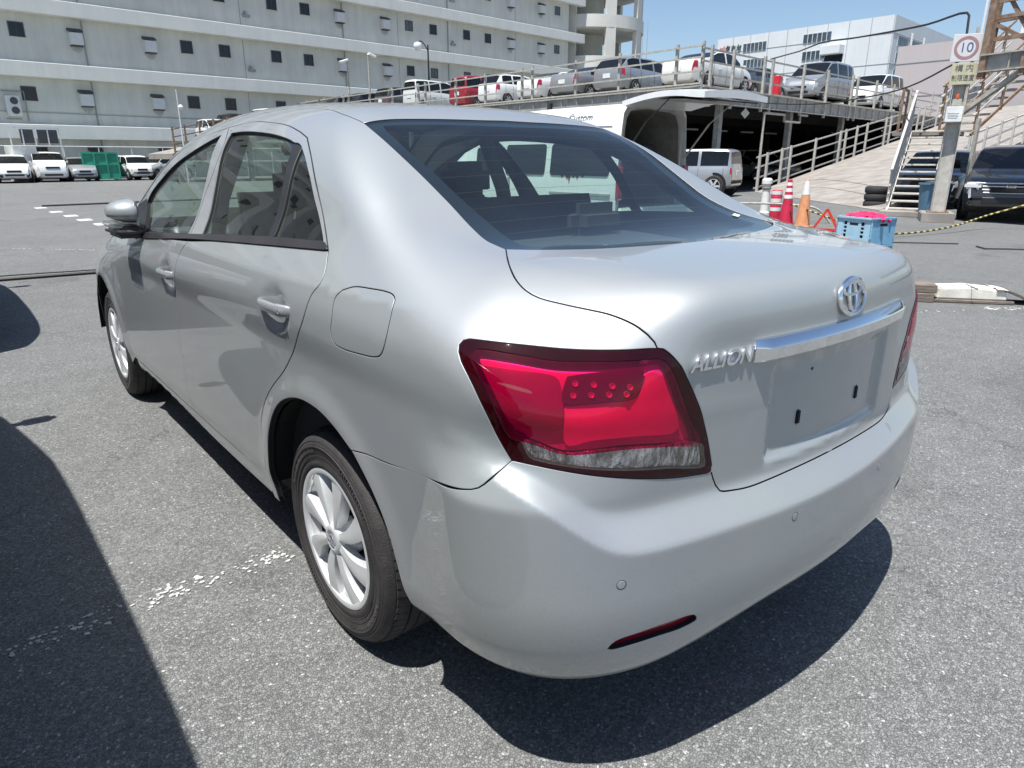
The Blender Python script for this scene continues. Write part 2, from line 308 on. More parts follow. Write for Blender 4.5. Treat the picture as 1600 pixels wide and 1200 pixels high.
CV={'rdoor':[(-0.7709,-0.0198,1.0774),(-0.7992,-0.0559,1.0355),(-0.8174,-0.0623,1.0082),(-0.8305,-0.0387,0.9806),(-0.8433,-0.0027,0.9143),(-0.8374,0.1103,0.7972),(-0.8395,0.1703,0.7429),(-0.8419,0.2707,0.6705),(-0.8425,0.335,0.6128),(-0.8423,0.3908,0.532),(-0.8429,0.4013,0.4746),(-0.8458,0.3875,0.4249),(-0.8396,0.407,0.36),(-0.8335,0.412,0.335)],'bseam':[(-0.815,0.9972,1.0142),(-0.8307,1.0507,0.9789),(-0.8423,1.0839,0.9404),(-0.8497,1.1059,0.8935),(-0.841,1.185,0.8),(-0.8428,1.205,0.68),(-0.8425,1.21,0.55),(-0.839,1.208,0.42),(-0.8268,1.2,0.33)],'bframe':[(-0.8007,1.0234,1.0345),(-0.7427,1.0456,1.131),(-0.6871,1.0345,1.2492),(-0.6342,1.0629,1.3352),(-0.5743,1.1613,1.3952)],'seam':[(-0.8436,-0.2151,0.6427),(-0.8369,-0.2705,0.6508),(-0.8318,-0.3474,0.6566),(-0.8373,-0.5553,0.6912),(-0.8362,-0.6546,0.7115),(-0.8247,-0.6824,0.7215),(-0.799,-0.7023,0.7488),(-0.7706,-0.7128,0.7708)],'lightL':[(-0.7714,-0.7116,0.7711),(-0.7828,-0.6897,0.8093),(-0.7976,-0.6704,0.8592),(-0.8039,-0.642,0.9042),(-0.8028,-0.6076,0.9386)],'lightC':[(-0.8028,-0.6076,0.9386),(-0.7983,-0.5939,0.9533),(-0.7921,-0.5879,0.9642),(-0.7848,-0.5904,0.9713),(-0.7781,-0.5991,0.9743)],'lightT':[(-0.7781,-0.5991,0.9743),(-0.7478,-0.649,0.9728),(-0.71,-0.6929,0.9692),(-0.6689,-0.7324,0.9648),(-0.6266,-0.7702,0.9628),(-0.5835,-0.8068,0.9634),(-0.5392,-0.8379,0.9652)],'lightR':[(-0.5392,-0.8379,0.9652),(-0.5294,-0.8446,0.9631),(-0.5213,-0.8516,0.9555),(-0.5093,-0.8606,0.9405),(-0.4918,-0.8674,0.9146),(-0.4694,-0.8718,0.8779),(-0.4463,-0.8772,0.8338),(-0.4238,-0.8804,0.7784),(-0.4042,-0.8839,0.7148)],'lightB':[(-0.4042,-0.8839,0.7148),(-0.4041,-0.8839,0.7024),(-0.4478,-0.8759,0.7038),(-0.4956,-0.8667,0.7094),(-0.563,-0.852,0.7228),(-0.6253,-0.8303,0.7364),(-0.6698,-0.8072,0.7465),(-0.7078,-0.7804,0.7559),(-0.7411,-0.749,0.7643),(-0.7714,-0.7116,0.7711)],'gap':[(-0.5392,-0.8379,0.9652),(-0.5398,-0.8319,0.9752),(-0.5449,-0.8191,0.9876),(-0.551,-0.8028,0.9984),(-0.5589,-0.782,1.0076),(-0.5732,-0.7479,1.0173),(-0.5916,-0.7161,1.0228),(-0.6179,-0.6764,1.0301),(-0.6431,-0.6368,1.0394),(-0.6499,-0.6079,1.0493),(-0.6433,-0.5715,1.0632),(-0.6164,-0.5192,1.0792),(-0.5763,-0.4607,1.09),(-0.5341,-0.4042,1.0982)],'gL':[(-0.502,0.2655,1.3813),(-0.5078,0.1954,1.3554),(-0.5097,0.1259,1.3256),(-0.5042,-0.0156,1.2525),(-0.4999,-0.1302,1.189),(-0.5128,-0.2463,1.1357),(-0.5308,-0.3333,1.1103),(-0.5324,-0.3694,1.1035),(-0.5341,-0.4042,1.0982)],'gB':[(-0.5341,-0.4042,1.0982),(-0.4714,-0.4419,1.0958),(-0.3866,-0.4718,1.093),(-0.3041,-0.4922,1.0911),(-0.2171,-0.5129,1.0909),(-0.1,-0.535,1.0908),(0.0,-0.54,1.0909)],'gT':[(-0.502,0.2655,1.3813),(-0.4544,0.2662,1.39),(-0.4007,0.2665,1.395),(-0.2994,0.2636,1.3985),(-0.1915,0.261,1.4005),(-0.0889,0.2588,1.4011),(0.0,0.262,1.4026)],'ditch':[(-0.502,0.2655,1.3813),(-0.5045,0.3342,1.3987),(-0.4998,0.4021,1.4113),(-0.4853,0.4932,1.4259),(-0.478,0.7,1.4427),(-0.478,1.0,1.4506),(-0.488,1.3,1.4431),(-0.505,1.55,1.4175)],'drip':[(-0.5955,0.4884,1.362),(-0.5774,0.6167,1.3838),(-0.5647,0.7923,1.3998),(-0.5589,0.9708,1.4073),(-0.5689,1.1551,1.3996),(-0.59,1.3505,1.3765),(-0.6071,1.5384,1.3486)],'fr':[(-0.7701,-0.0183,1.0787),(-0.7426,0.0485,1.124),(-0.7099,0.1404,1.1907),(-0.6607,0.2761,1.2783),(-0.6357,0.3416,1.3128),(-0.6103,0.4079,1.3433)],'belt_lo':[(-0.7709,-0.0198,1.0774),(-0.7828,0.154,1.0689),(-0.791,0.3254,1.0602),(-0.8012,0.6582,1.0419),(-0.8102,0.9979,1.0212),(-0.8171,1.3854,0.991),(-0.8117,1.7164,0.9643)],'belt_up':[(-0.7632,0.0142,1.0905),(-0.7724,0.175,1.0842),(-0.7792,0.336,1.077),(-0.7895,0.628,1.0592),(-0.798,0.8974,1.0415),(-0.8077,1.3173,1.0129),(-0.8052,1.639,0.9913)],'rg':[(-0.6007,1.0712,1.3724),(-0.5988,0.9316,1.3737),(-0.6029,0.787,1.3671),(-0.608,0.6753,1.359),(-0.6144,0.5844,1.3493),(-0.6219,0.5054,1.338),(-0.6274,0.466,1.3301)],'rg_r':[(-0.6274,0.466,1.3301),(-0.7033,0.3985,1.2132),(-0.7791,0.3552,1.0772)],'rg_b':[(-0.7791,0.3552,1.0772),(-0.7878,0.603,1.0621),(-0.7975,0.8953,1.0423)],'rg_l':[(-0.7975,0.8953,1.0423),(-0.7123,0.9676,1.1976),(-0.6007,1.0712,1.3724)],'qg_l':[(-0.7795,0.3213,1.0765),(-0.7067,0.3601,1.2057),(-0.6329,0.4052,1.3204)],'qg_r':[(-0.6329,0.4052,1.3204),(-0.6568,0.3313,1.2874),(-0.6915,0.2286,1.2299),(-0.7187,0.147,1.1729),(-0.7621,0.0234,1.0926)],'qg_b':[(-0.7621,0.0234,1.0926),(-0.7711,0.1574,1.0856),(-0.7795,0.3213,1.0765)],'fg_t':[(-0.604,1.1725,1.3683),(-0.6213,1.2695,1.3475),(-0.6452,1.4211,1.3106),(-0.6682,1.6049,1.2616),(-0.6948,1.7691,1.1936),(-0.714,1.8743,1.1398),(-0.7316,1.9071,1.095)],'fg_f':[(-0.7316,1.9071,1.095),(-0.7635,1.8367,1.0395),(-0.8028,1.6947,0.9895)],'fg_b':[(-0.8028,1.6947,0.9895),(-0.8062,1.3221,1.0148),(-0.8008,1.0467,1.0337)],'fg_r':[(-0.8008,1.0467,1.0337),(-0.7137,1.0785,1.1946),(-0.604,1.1725,1.3683)],'fuel':[(-0.8128,-0.168,1.0074),(-0.803,-0.2057,1.0187),(-0.796,-0.2716,1.0228),(-0.7915,-0.3263,1.0239),(-0.7909,-0.3512,1.0214),(-0.7952,-0.3673,1.0138),(-0.8076,-0.3745,0.9941),(-0.8168,-0.378,0.9723),(-0.8266,-0.3789,0.9421),(-0.8311,-0.3707,0.9143),(-0.8326,-0.3584,0.8997),(-0.8338,-0.3381,0.8927),(-0.8365,-0.2715,0.8858),(-0.839,-0.1939,0.8828),(-0.84,-0.1587,0.8892),(-0.8397,-0.1476,0.9095),(-0.8358,-0.1503,0.9465),(-0.8237,-0.1487,0.9871)],'tbot':[(-0.4041,-0.8839,0.7024),(-0.3978,-0.885,0.6857),(-0.3894,-0.8869,0.6684),(-0.3792,-0.8918,0.6543),(-0.345,-0.9005,0.648),(-0.3,-0.909,0.6445),(-0.24,-0.9159,0.645),(-0.17,-0.9215,0.6465),(-0.09,-0.9258,0.6475),(0.0,-0.9274,0.648)],'red':[(-0.7914,-0.6262,0.9447),(-0.7843,-0.6226,0.9557),(-0.7787,-0.6268,0.9592),(-0.7425,-0.6787,0.9557),(-0.6909,-0.7358,0.946),(-0.6365,-0.7807,0.9448),(-0.5721,-0.8278,0.9459),(-0.538,-0.8473,0.9458),(-0.5265,-0.8562,0.9343),(-0.5087,-0.864,0.899),(-0.4862,-0.8693,0.8498),(-0.4624,-0.8733,0.8096),(-0.4421,-0.877,0.7689),(-0.5242,-0.8607,0.7793),(-0.6031,-0.8362,0.7877),(-0.7064,-0.7779,0.7872),(-0.7361,-0.7512,0.8008),(-0.7597,-0.7246,0.8108),(-0.7703,-0.7106,0.8152),(-0.7908,-0.6842,0.879)],'clear':[(-0.7597,-0.7246,0.8108),(-0.7361,-0.7512,0.8008),(-0.7064,-0.7779,0.7872),(-0.6262,-0.8263,0.7895),(-0.5242,-0.8607,0.7793),(-0.4372,-0.8779,0.7686),(-0.4295,-0.8793,0.7436),(-0.4252,-0.8801,0.7196),(-0.5206,-0.8616,0.7345),(-0.635,-0.8243,0.7512),(-0.6789,-0.7996,0.7591),(-0.7069,-0.7792,0.765),(-0.7324,-0.7562,0.7718),(-0.7496,-0.7376,0.7789)],'led':[(-0.6847,-0.7601,0.9258),(-0.6618,-0.7749,0.9295),(-0.6242,-0.8005,0.933),(-0.5762,-0.8323,0.9335),(-0.5672,-0.8396,0.9288),(-0.5781,-0.8402,0.9074),(-0.5945,-0.837,0.8838),(-0.6375,-0.8159,0.8805),(-0.6822,-0.7897,0.8787),(-0.7047,-0.773,0.8816),(-0.697,-0.764,0.9069)],'brt':[(-0.7031,-0.7762,0.8774),(-0.6377,-0.8162,0.8795),(-0.5832,-0.842,0.8827),(-0.566,-0.8419,0.9232),(-0.5392,-0.8525,0.93),(-0.5192,-0.8617,0.8885),(-0.4935,-0.8683,0.8349),(-0.4849,-0.8688,0.8049),(-0.4962,-0.8665,0.7968),(-0.5795,-0.8448,0.803),(-0.6588,-0.8095,0.804),(-0.702,-0.7811,0.799)],'sidez':[(-0.7892,-0.6365,0.9406),(-0.752,-0.6902,0.9376),(-0.6987,-0.7488,0.9259),(-0.697,-0.7606,0.912),(-0.7108,-0.7778,0.8307),(-0.7253,-0.764,0.824),(-0.7608,-0.7276,0.8315),(-0.7747,-0.7089,0.8353),(-0.7907,-0.6751,0.898)],'slash':[(-0.7801,-0.6819,0.9117),(-0.7707,-0.6953,0.9108),(-0.7428,-0.7317,0.9001),(-0.7422,-0.7344,0.8971),(-0.7657,-0.7069,0.9033)],'refl':[(-0.6502,-0.8565,0.3916),(-0.6396,-0.8655,0.408),(-0.5937,-0.8857,0.4179),(-0.5375,-0.9023,0.421),(-0.4634,-0.9162,0.4132),(-0.4544,-0.9156,0.3994),(-0.4903,-0.9072,0.3919),(-0.5459,-0.8955,0.3942),(-0.6009,-0.8778,0.3915),(-0.6436,-0.8588,0.3882)],'sensor':[(-0.6432,-0.8747,0.541),(-0.1978,-0.9624,0.5633)],'frit':[(-0.4678,0.1953,1.3613),(-0.4689,0.0839,1.3084),(-0.4564,-0.0024,1.2619),(-0.4506,-0.0991,1.2087),(-0.445,-0.1694,1.1711),(-0.4481,-0.2478,1.1378),(-0.4586,-0.3215,1.1157),(-0.4624,-0.3656,1.1065),(-0.451,-0.3926,1.1024),(-0.3719,-0.4144,1.0992),(-0.2615,-0.4313,1.0972),(-0.18,-0.475,1.0935),(0.0,-0.49,1.0931)],'arch':[(-0.8488,0.3151,0.5265),(-0.8495,0.2496,0.6092),(-0.8489,0.186,0.6552),(-0.848,0.1153,0.6831),(-0.8472,0.0458,0.6965),(-0.846,-0.0528,0.6948),(-0.845,-0.1336,0.6751),(-0.8438,-0.2121,0.6418)],'handle':[(-0.8361,0.1994,0.9107),(-0.8377,1.2995,0.868)],'emb':[(0.0,-0.9178,1.006)],'slot':[(-0.131,-0.9048,0.757)]}# ================================================================== the silver saloon: body surface, panels cut from it
def unit(v): v=np.asarray(v,float); return v/np.maximum(np.linalg.norm(v,axis=-1,keepdims=True),1e-12)
def snap(p,n=3):
    p=np.array(p,float)
    for _ in range(n): p=p-(F(p)/1.0)[:,None]*grad(p)
    return p
def project(p,d,back=.35):
    d=unit(d); q,h,m=cast(np.asarray(p,float)-d*back,np.tile(d,(len(p),1)),tmax=2.5); 
    return q,h
def cr(pts,step):
    """Catmull-Rom through the points, resampled at about step"""
    P=np.array(pts,float)
    if len(P)==1: return [P[0]]
    if len(P)==2: n=max(1,int(np.linalg.norm(P[1]-P[0])/step)); return [P[0]+(P[1]-P[0])*i/n for i in range(n+1)]
    Q=np.vstack([2*P[0]-P[1],P,2*P[-1]-P[-2]]); out=[]
    for i in range(1,len(Q)-2):
        a,b,c_,d=Q[i-1],Q[i],Q[i+1],Q[i+2]; L=np.linalg.norm(c_-b); n=max(1,int(round(L/step)))
        t1=np.linalg.norm(b-a)**.5+1e-9; t2=L**.5+1e-9; t3=np.linalg.norm(d-c_)**.5+1e-9
        m1=t2*((b-a)/t1-(c_-a)/(t1+t2)+(c_-b)/t2)if i>1 else (c_-b)
        m2=t2*((c_-b)/t2-(d-b)/(t2+t3)+(d-c_)/t3) if i<len(Q)-3 else (c_-b)
        for k in range(n):
            t=k/n; h=(2*t**3-3*t**2+1,t**3-2*t**2+t,-2*t**3+3*t**2,t**3-t**2); out.append(h[0]*b+h[1]*m1+h[2]*c_+h[3]*m2)
    out.append(P[-1]); return out
def loop(*segs,step=.014):
    out=[]
    for s in segs:
        q=cr(s,step)
        if out and np.linalg.norm(q[0]-out[-1])<step*.35: q=q[1:]
        out+=q
    if np.linalg.norm(out[0]-out[-1])<step*.35: out=out[:-1]
    o2=[out[0]]
    for p in out[1:]:
        if np.linalg.norm(p-o2[-1])>step*.12: o2.append(p)
    return np.array(o2)
def inpoly(P,loops):
    r=np.zeros(len(P),bool)
    for L in loops:
        a=L; b=np.roll(L,-1,0)
        for (x0,y0),(x1,y1) in zip(a,b):
            if y0==y1: continue
            c_=((y0>P[:,1])!=(y1>P[:,1]))&(P[:,0]<(x1-x0)*(P[:,1]-y0)/(y1-y0)+x0); r^=c_
    return r
def panel(name,outer,d,m,parent,h=.022,holes=(),gap=.0027,depth=.011,off=0.,rim=True,mirror=True,whole=False,rimmat='seal_black',flange=.008,label=None,lead=.002,paintrim=1):
    """a piece of the body surface inside the outline; edges rolled inwards. mirror: a second object on the other side; whole: both halves as one mesh"""
    d=unit(d); e1=unit(np.cross(d,[0,0,1.])); e2=np.cross(d,e1)
    loops=[]; rims=[]
    for li,L in enumerate([outer]+list(holes)):
        q,hit=project(L,d); bad=~hit; q[bad]=snap(L[bad],6) if bad.any() else q[bad]
        onx=np.abs(L[:,0])<2e-3
        q[onx,0]=0
        a=np.stack([q@e1,q@e2],-1); ar=np.sum(a[:,0]*np.roll(a[:,1],-1)-a[:,1]*np.roll(a[:,0],-1))
        if (ar>0)!=(li==0): q=q[::-1]; onx=onx[::-1]
        loops.append(q); rims.append(onx)
    res=[];rl=[];nn=[]
    for q,onx in zip(loops,rims):
        n=grad(q); t=np.roll(q,-1,0)-np.roll(q,1,0); t=unit(t)
        # inward: e2-plane left normal -> 3D
        b=np.cross(n,t); s=np.sign(np.sum(np.cross(e1,e2)*n,-1)); b=b*s[:,None]
        q0=q+b*gap; q0[onx,0]=0; q0=snap(q0,2); q0[onx,0]=0
        res.append(q0); rl.append(b); nn.append(n)
    L2=[np.stack([q@e1,q@e2],-1) for q in res]
    lo=L2[0].min(0); hi=L2[0].max(0)
    gx,gy=np.meshgrid(np.arange(lo[0],hi[0],h),np.arange(lo[1],hi[1],h*.87)); gx[1::2]+=h/2; G=np.stack([gx.ravel(),gy.ravel()],-1)
    G=G[inpoly(G,L2)]
    B=np.vstack(L2); 
    if len(G):
        dm=np.full(len(G),9.)
        for i in range(0,len(B),64): dm=np.minimum(dm,np.sqrt(((G[:,None]-B[None,i:i+64])**2).sum(-1)).min(1))
        G=G[dm>h*.42]
    g3=np.zeros((0,3))
    if len(G):
        o=G[:,:1]*e1+G[:,1:]*e2; dist=float((np.vstack(res)@d).min())
        g3,hit=project(o+d*(dist),d); G=G[hit]; g3=g3[hit]
    P2=np.vstack([B,G]); P3=np.vstack(res+[g3])
    edges=[]; k=0
    for q in L2: edges+=[(k+i,k+(i+1)%len(q)) for i in range(len(q))]; k+=len(q)
    r=delaunay_2d_cdt([Vector(p) for p in P2],edges,[],0,1e-7)
    vv=np.array([tuple(v) for v in r[0]]); src=[o[0] if o else -1 for o in r[3]]
    T=np.array([f for f in r[2] if len(f)==3]); cen=vv[T].mean(1); T=T[inpoly(cen,L2)]
    V=np.array([P3[s] if s>=0 else (vv[i,0]*e1+vv[i,1]*e2) for i,s in enumerate(src)])
    new=[i for i,s in enumerate(src) if s<0]
    if new:
        base=V[new]+d*float((P3@d).mean()); V[new]=project(base,d,.8)[0]
    nv=grad(V); V=V+nv*off
    tn=np.cross(V[T[:,1]]-V[T[:,0]],V[T[:,2]]-V[T[:,0]]); fl=(tn*nv[T].mean(1)).sum(-1)<0; T[fl]=T[fl][:,::-1]
    V=list(map(tuple,V)); nv=list(map(tuple,nv)); Fc=[tuple(t) for t in T]; mi=[0]*len(Fc)
    if rim:
        for q0,b,n,onx in zip(res,rl,nn,rims):
            k=len(V); m_=len(q0); q0=q0+n*off
            rings=[(q0,n),(q0-b*lead*.7-n*lead*.45,unit(n-b)),(q0-b*lead-n*lead*1.6,-b),(q0-b*lead-n*depth,-b),(q0-b*(lead+flange)-n*(depth+.001),n)]
            for p,nr in rings:
                p=p.copy(); p[onx,0]=0; V+=list(map(tuple,p)); nv+=list(map(tuple,nr))
            for j in range(len(rings)-1):
                for i in range(m_):
                    i2=(i+1)%m_
                    if onx[i] and onx[i2]: continue
                    f=(k+j*m_+i,k+j*m_+i2,k+(j+1)*m_+i2,k+(j+1)*m_+i)
                    Fc.append(f); mi.append(0 if j<paintrim else 1)
    def fixw(V,Fc,nv):
        A=np.array(V); Nn=np.array(nv); out=[]
        for f in Fc:
            a=np.cross(A[f[1]]-A[f[0]],A[f[2]]-A[f[0]]); out.append(f if a@Nn[list(f)].mean(0)>=0 else f[::-1])
        return out
    Fc=fixw(V,Fc,nv)
    mV=[(-a,b,c_) for a,b,c_ in V]; mN=[(-a,b,c_) for a,b,c_ in nv]; mF=[f[::-1] for f in Fc]
    mats=[m,rimmat]
    if whole:
        k=len(V); idx=[i if abs(V[i][0])<1e-6 else None for i in range(k)]; mp=[]; VV=list(V); NN=list(nv)
        for i in range(k):
            if idx[i] is not None: mp.append(i); NN[i]=(0,nv[i][1],nv[i][2])
            else: mp.append(len(VV)); VV.append(mV[i]); NN.append(mN[i])
        o=mobj(name,VV,Fc+[tuple(mp[i] for i in f) for f in mF],mats,parent,True,mi+mi,NN); return o
    o=mobj(name,V,Fc,mats,parent,True,mi,nv)
    if mirror:
        o2=mobj(name,mV,mF,mats,parent,True,mi,mN); return o,o2
    return o
def cS(*yz):
    yz=np.array(yz,float); return [tuple(q) for q in cast(np.c_[np.full(len(yz),-1.2),yz],np.tile([1.,0,0],(len(yz),1)))[0]]
def cT(*xy):
    xy=np.array(xy,float); return [tuple(q) for q in cast(np.c_[xy,np.full(len(xy),2.)],np.tile([0,0,-1.],(len(xy),1)))[0]]
def cR(*xz):
    xz=np.array(xz,float); return [tuple(q) for q in cast(np.c_[xz[:,0],np.full(len(xz),-1.6),xz[:,1]],np.tile([0,1.,0],(len(xz),1)))[0]]
def cF(*xz):
    xz=np.array(xz,float); return [tuple(q) for q in cast(np.c_[xz[:,0],np.full(len(xz),4.6),xz[:,1]],np.tile([0,-1.,0],(len(xz),1)))[0]]
rv=lambda l:list(l)[::-1]
car=thing('silver_saloon_car','silver four-door saloon with red tail lamps, the big car filling the foreground','car')
DS=(1,0.,-.02); DQ=(1,.30,-.55); DB=(.72,1,-.12); DT=(.22,1,-.95); DG=(0,1,-1.1)
sil='silver_paint'
belt=CV['belt_lo']; b_rear=[p for p in belt if p[1]<CV['bseam'][0][1]-.02]+[CV['bseam'][0]]; b_front=[CV['bseam'][0]]+[p for p in belt if p[1]>CV['bseam'][0][1]+.02]
bot=cS((.412,.335),(.8,.325),(1.2,.324),(1.7,.322),(2.2,.324))
def bot_part(a,b): return cS(*[(a+(b-a)*i/6,.325) for i in range(7)])
# doors
hr=CV['handle']
panel('rear_door',loop(b_rear,CV['bseam'],bot_part(1.20,.412),rv(CV['rdoor'])),DS,sil,car,h=.020)
fd=cS((2.155,.925),(2.20,.82),(2.228,.68),(2.24,.54),(2.236,.42),(2.215,.325))
panel('front_door',loop(b_front+cS((2.05,.945),(2.155,.925)),fd,bot_part(2.215,1.20),rv(CV['bseam'])),DS,sil,car,h=.022)
# door frames with window openings
qfr=rv(CV['fr'])                                           # top (drip) -> belt corner
bup=CV['belt_up']
rw_hole=loop(CV['rg'],cS((.435,1.328)),CV['qg_r'],CV['qg_b'],CV['rg_b'],CV['rg_l'])
drip=CV['drip']
dr_r=[p for p in drip if p[1]<CV['bframe'][-1][1]-.04]; dr_f=[p for p in drip if p[1]>CV['bframe'][-1][1]+.04]
bu_r=[p for p in bup if p[1]<1.0]; 
panel('rear_window_frame',loop(CV['fr'],dr_r+[CV['bframe'][-1]],rv(CV['bframe']),rv(bu_r)),DS,sil,car,h=.016,holes=[rw_hole],gap=.0022,rimmat='black_trim',paintrim=0)
fw_hole=loop(CV['fg_t'],CV['fg_f'],CV['fg_b'],CV['fg_r'])
fr_out=cS((1.75,1.262),(1.93,1.160),(2.08,1.075),(2.16,1.015),(2.14,.950))
bu_f=[p for p in bup if p[1]>1.05]
panel('front_window_frame',loop(CV['bframe'],[CV['bframe'][-1]]+dr_f+fr_out[:4],fr_out[3:5],[fr_out[4]]+rv(bu_f)+[CV['bframe'][0]]),DS,sil,car,h=.018,holes=[fw_hole],gap=.0022,rimmat='black_trim',paintrim=0)
panel('belt_moulding',loop(CV['belt_up'],[CV['belt_up'][-1],CV['belt_lo'][-1]],rv(CV['belt_lo']),[CV['belt_lo'][0],CV['belt_up'][0]]),DS,'moulding',car,h=.012,off=.005,depth=.012,gap=-.0005)
# side glass, sunk behind the frames
panel('rear_door_glass',loop(CV['rg'],CV['rg_r'],CV['rg_b'],CV['rg_l']),DS,'car_glass',car,h=.02,gap=-.010,off=-.010,rim=False)
panel('quarter_glass',loop(CV['qg_l'],CV['qg_r'],CV['qg_b']),DS,'car_glass',car,h=.02,gap=-.008,off=-.009,rim=False)
panel('front_door_glass',fw_hole,DS,'car_glass',car,h=.02,gap=-.010,off=-.010,rim=False)
panel('window_divider',loop(CV['rg_r'],[CV['rg_r'][-1],CV['qg_l'][0]],CV['qg_l'],[CV['qg_l'][-1],CV['rg_r'][0]]),DS,'black_trim',car,h=.02,gap=-.001,off=-.004,depth=.008)
panel('mirror_sail',loop(cS((1.925,1.115),(1.80,1.045),(1.69,.990)),cS((1.69,.990),(1.9,.972),(2.13,.955)),cS((2.13,.955),(2.15,1.01)),cS((2.15,1.01),(2.04,1.085),(1.925,1.115))),DS,'black_trim',car,h=.02,off=.004,depth=.014)
# rear quarter, sill and roof side as one pressing, with the opening of the fuel flap
wt=[cT(p)[0] for p in [(-.505,1.55),(-.545,1.72),(-.595,1.93),(-.645,2.14),(-.690,2.36)]]
ab=cS((2.26,.985),(2.16,1.030),(2.08,1.085),(1.93,1.170),(1.75,1.272))
archf=cS((.368,.266),(.372,.31),(.367,.38),(.345,.46))+CV['arch']
fuel=loop(CV['fuel']+[CV['fuel'][0]],step=.008)
panel('body_side',loop(CV['rdoor'],bot,cS((2.2,.324),(2.2,.29),(2.19,.262)),cS((2.19,.262),(1.6,.262),(1.0,.262),(.368,.266)),archf,CV['seam'],CV['lightL'],CV['lightC'],CV['lightT'],CV['gap'],rv(CV['gL']),CV['ditch'],wt,[wt[-1],ab[0]],ab+rv(dr_f)+rv(dr_r),qfr),DQ,sil,car,h=.020,holes=[fuel],depth=.013)
panel('fuel_flap',fuel,DQ,sil,car,h=.014,gap=.0026)
# roof, rear glass
rf=[cT(p)[0] for p in [(0,1.66),(-.2,1.64),(-.38,1.595),(-.505,1.55)]]
panel('roof',loop(CV['gT'],cT((0,.262),(0,.7),(0,1.2),(0,1.66)),rf,rv(CV['ditch'])),(0,.08,-1),sil,car,h=.03,whole=True,depth=.014)
cg=cT((0,.262),(0,.0),(0,-.3),(0,-.54))
panel('rear_window',loop(CV['gL'],CV['gB'],rv(cg),rv(CV['gT'])),DG,'rear_glass',car,h=.025,whole=True,gap=.0035,off=-.002,rimmat='seal_black',depth=.009)
panel('rear_window_border',loop(CV['gL'],CV['gB'],[CV['gB'][-1],CV['frit'][-1]],rv(CV['frit']),cT((-.458,.235),(-.3,.232),(0,.222)),[(0,.222,cT((0,.222))[0][2]),CV['gT'][-1]],rv(CV['gT'])),DG,'gloss_black',car,h=.03,whole=True,gap=.001,off=-.006,rim=False)
for k in range(9):
    y=.16-.066*k; xe=.455-.01*abs(k-4)*.3
    p=np.array(cT(*[(-xe+2*xe*i/24,y) for i in range(25)])); n=grad(p); p=p-n*.0045; t=np.array([0,.0006,.0003])
    mobj('defogger_line',[tuple(q) for q in p-t]+[tuple(q) for q in p+t],[(i,i+1,26+i,25+i) for i in range(24)],'wire_brown',car)
q=np.array(cT((.450,-.335),(.485,-.320),(.479,-.302),(.445,-.316))); q=q+grad(q)*.0015
mobj('window_sticker',[tuple(p) for p in q],[(0,1,2,3)],'white_plastic',car)
# boot lid with plate recess, bumper, rear lamps
cl=cT((0,-.54),(0,-.66),(0,-.76),(0,-.84))+cR((0,1.04),(0,1.0),(0,.93),(0,.90),(0,.88),(0,.80),(0,.705),(0,.69),(0,.670),(0,.647))
panel('boot_lid',loop(CV['gap'],CV['gB'],cl,rv(CV['tbot']),rv(CV['lightR'])),DT,sil,car,h=.0125,whole=True,depth=.013,gap=.0032)
bl=cR((0,.632),(0,.60),(0,.57),(0,.54),(0,.48),(0,.42),(0,.37))
be=[tuple(q) for q in project([(0,-.93,.355),(-.2,-.92,.345),(-.4,-.88,.318),(-.58,-.79,.285),(-.68,-.68,.277),(-.75,-.55,.285),(-.79,-.44,.300)],DB)[0]]; be[0]=(0,be[0][1],be[0][2])
ar=cS((-.405,.31),(-.398,.36),(-.383,.42),(-.352,.50),(-.300,.57),(-.226,.633))
ar[-1]=CV['seam'][0]; RF=loop(CV['refl']+[CV['refl'][0]],step=.008)
panel('rear_bumper',loop(CV['seam'],rv(CV['lightB']),CV['tbot'],bl,be,[be[-1],ar[0]],ar),DB,sil,car,holes=[RF],h=.0082,whole=True,depth=.016,flange=.012)
LO=loop(CV['lightL'],CV['lightC'],CV['lightT'],CV['lightR'],CV['lightB'],step=.010)
def zone(k): return loop(CV[k]+[CV[k][0]],step=.010)
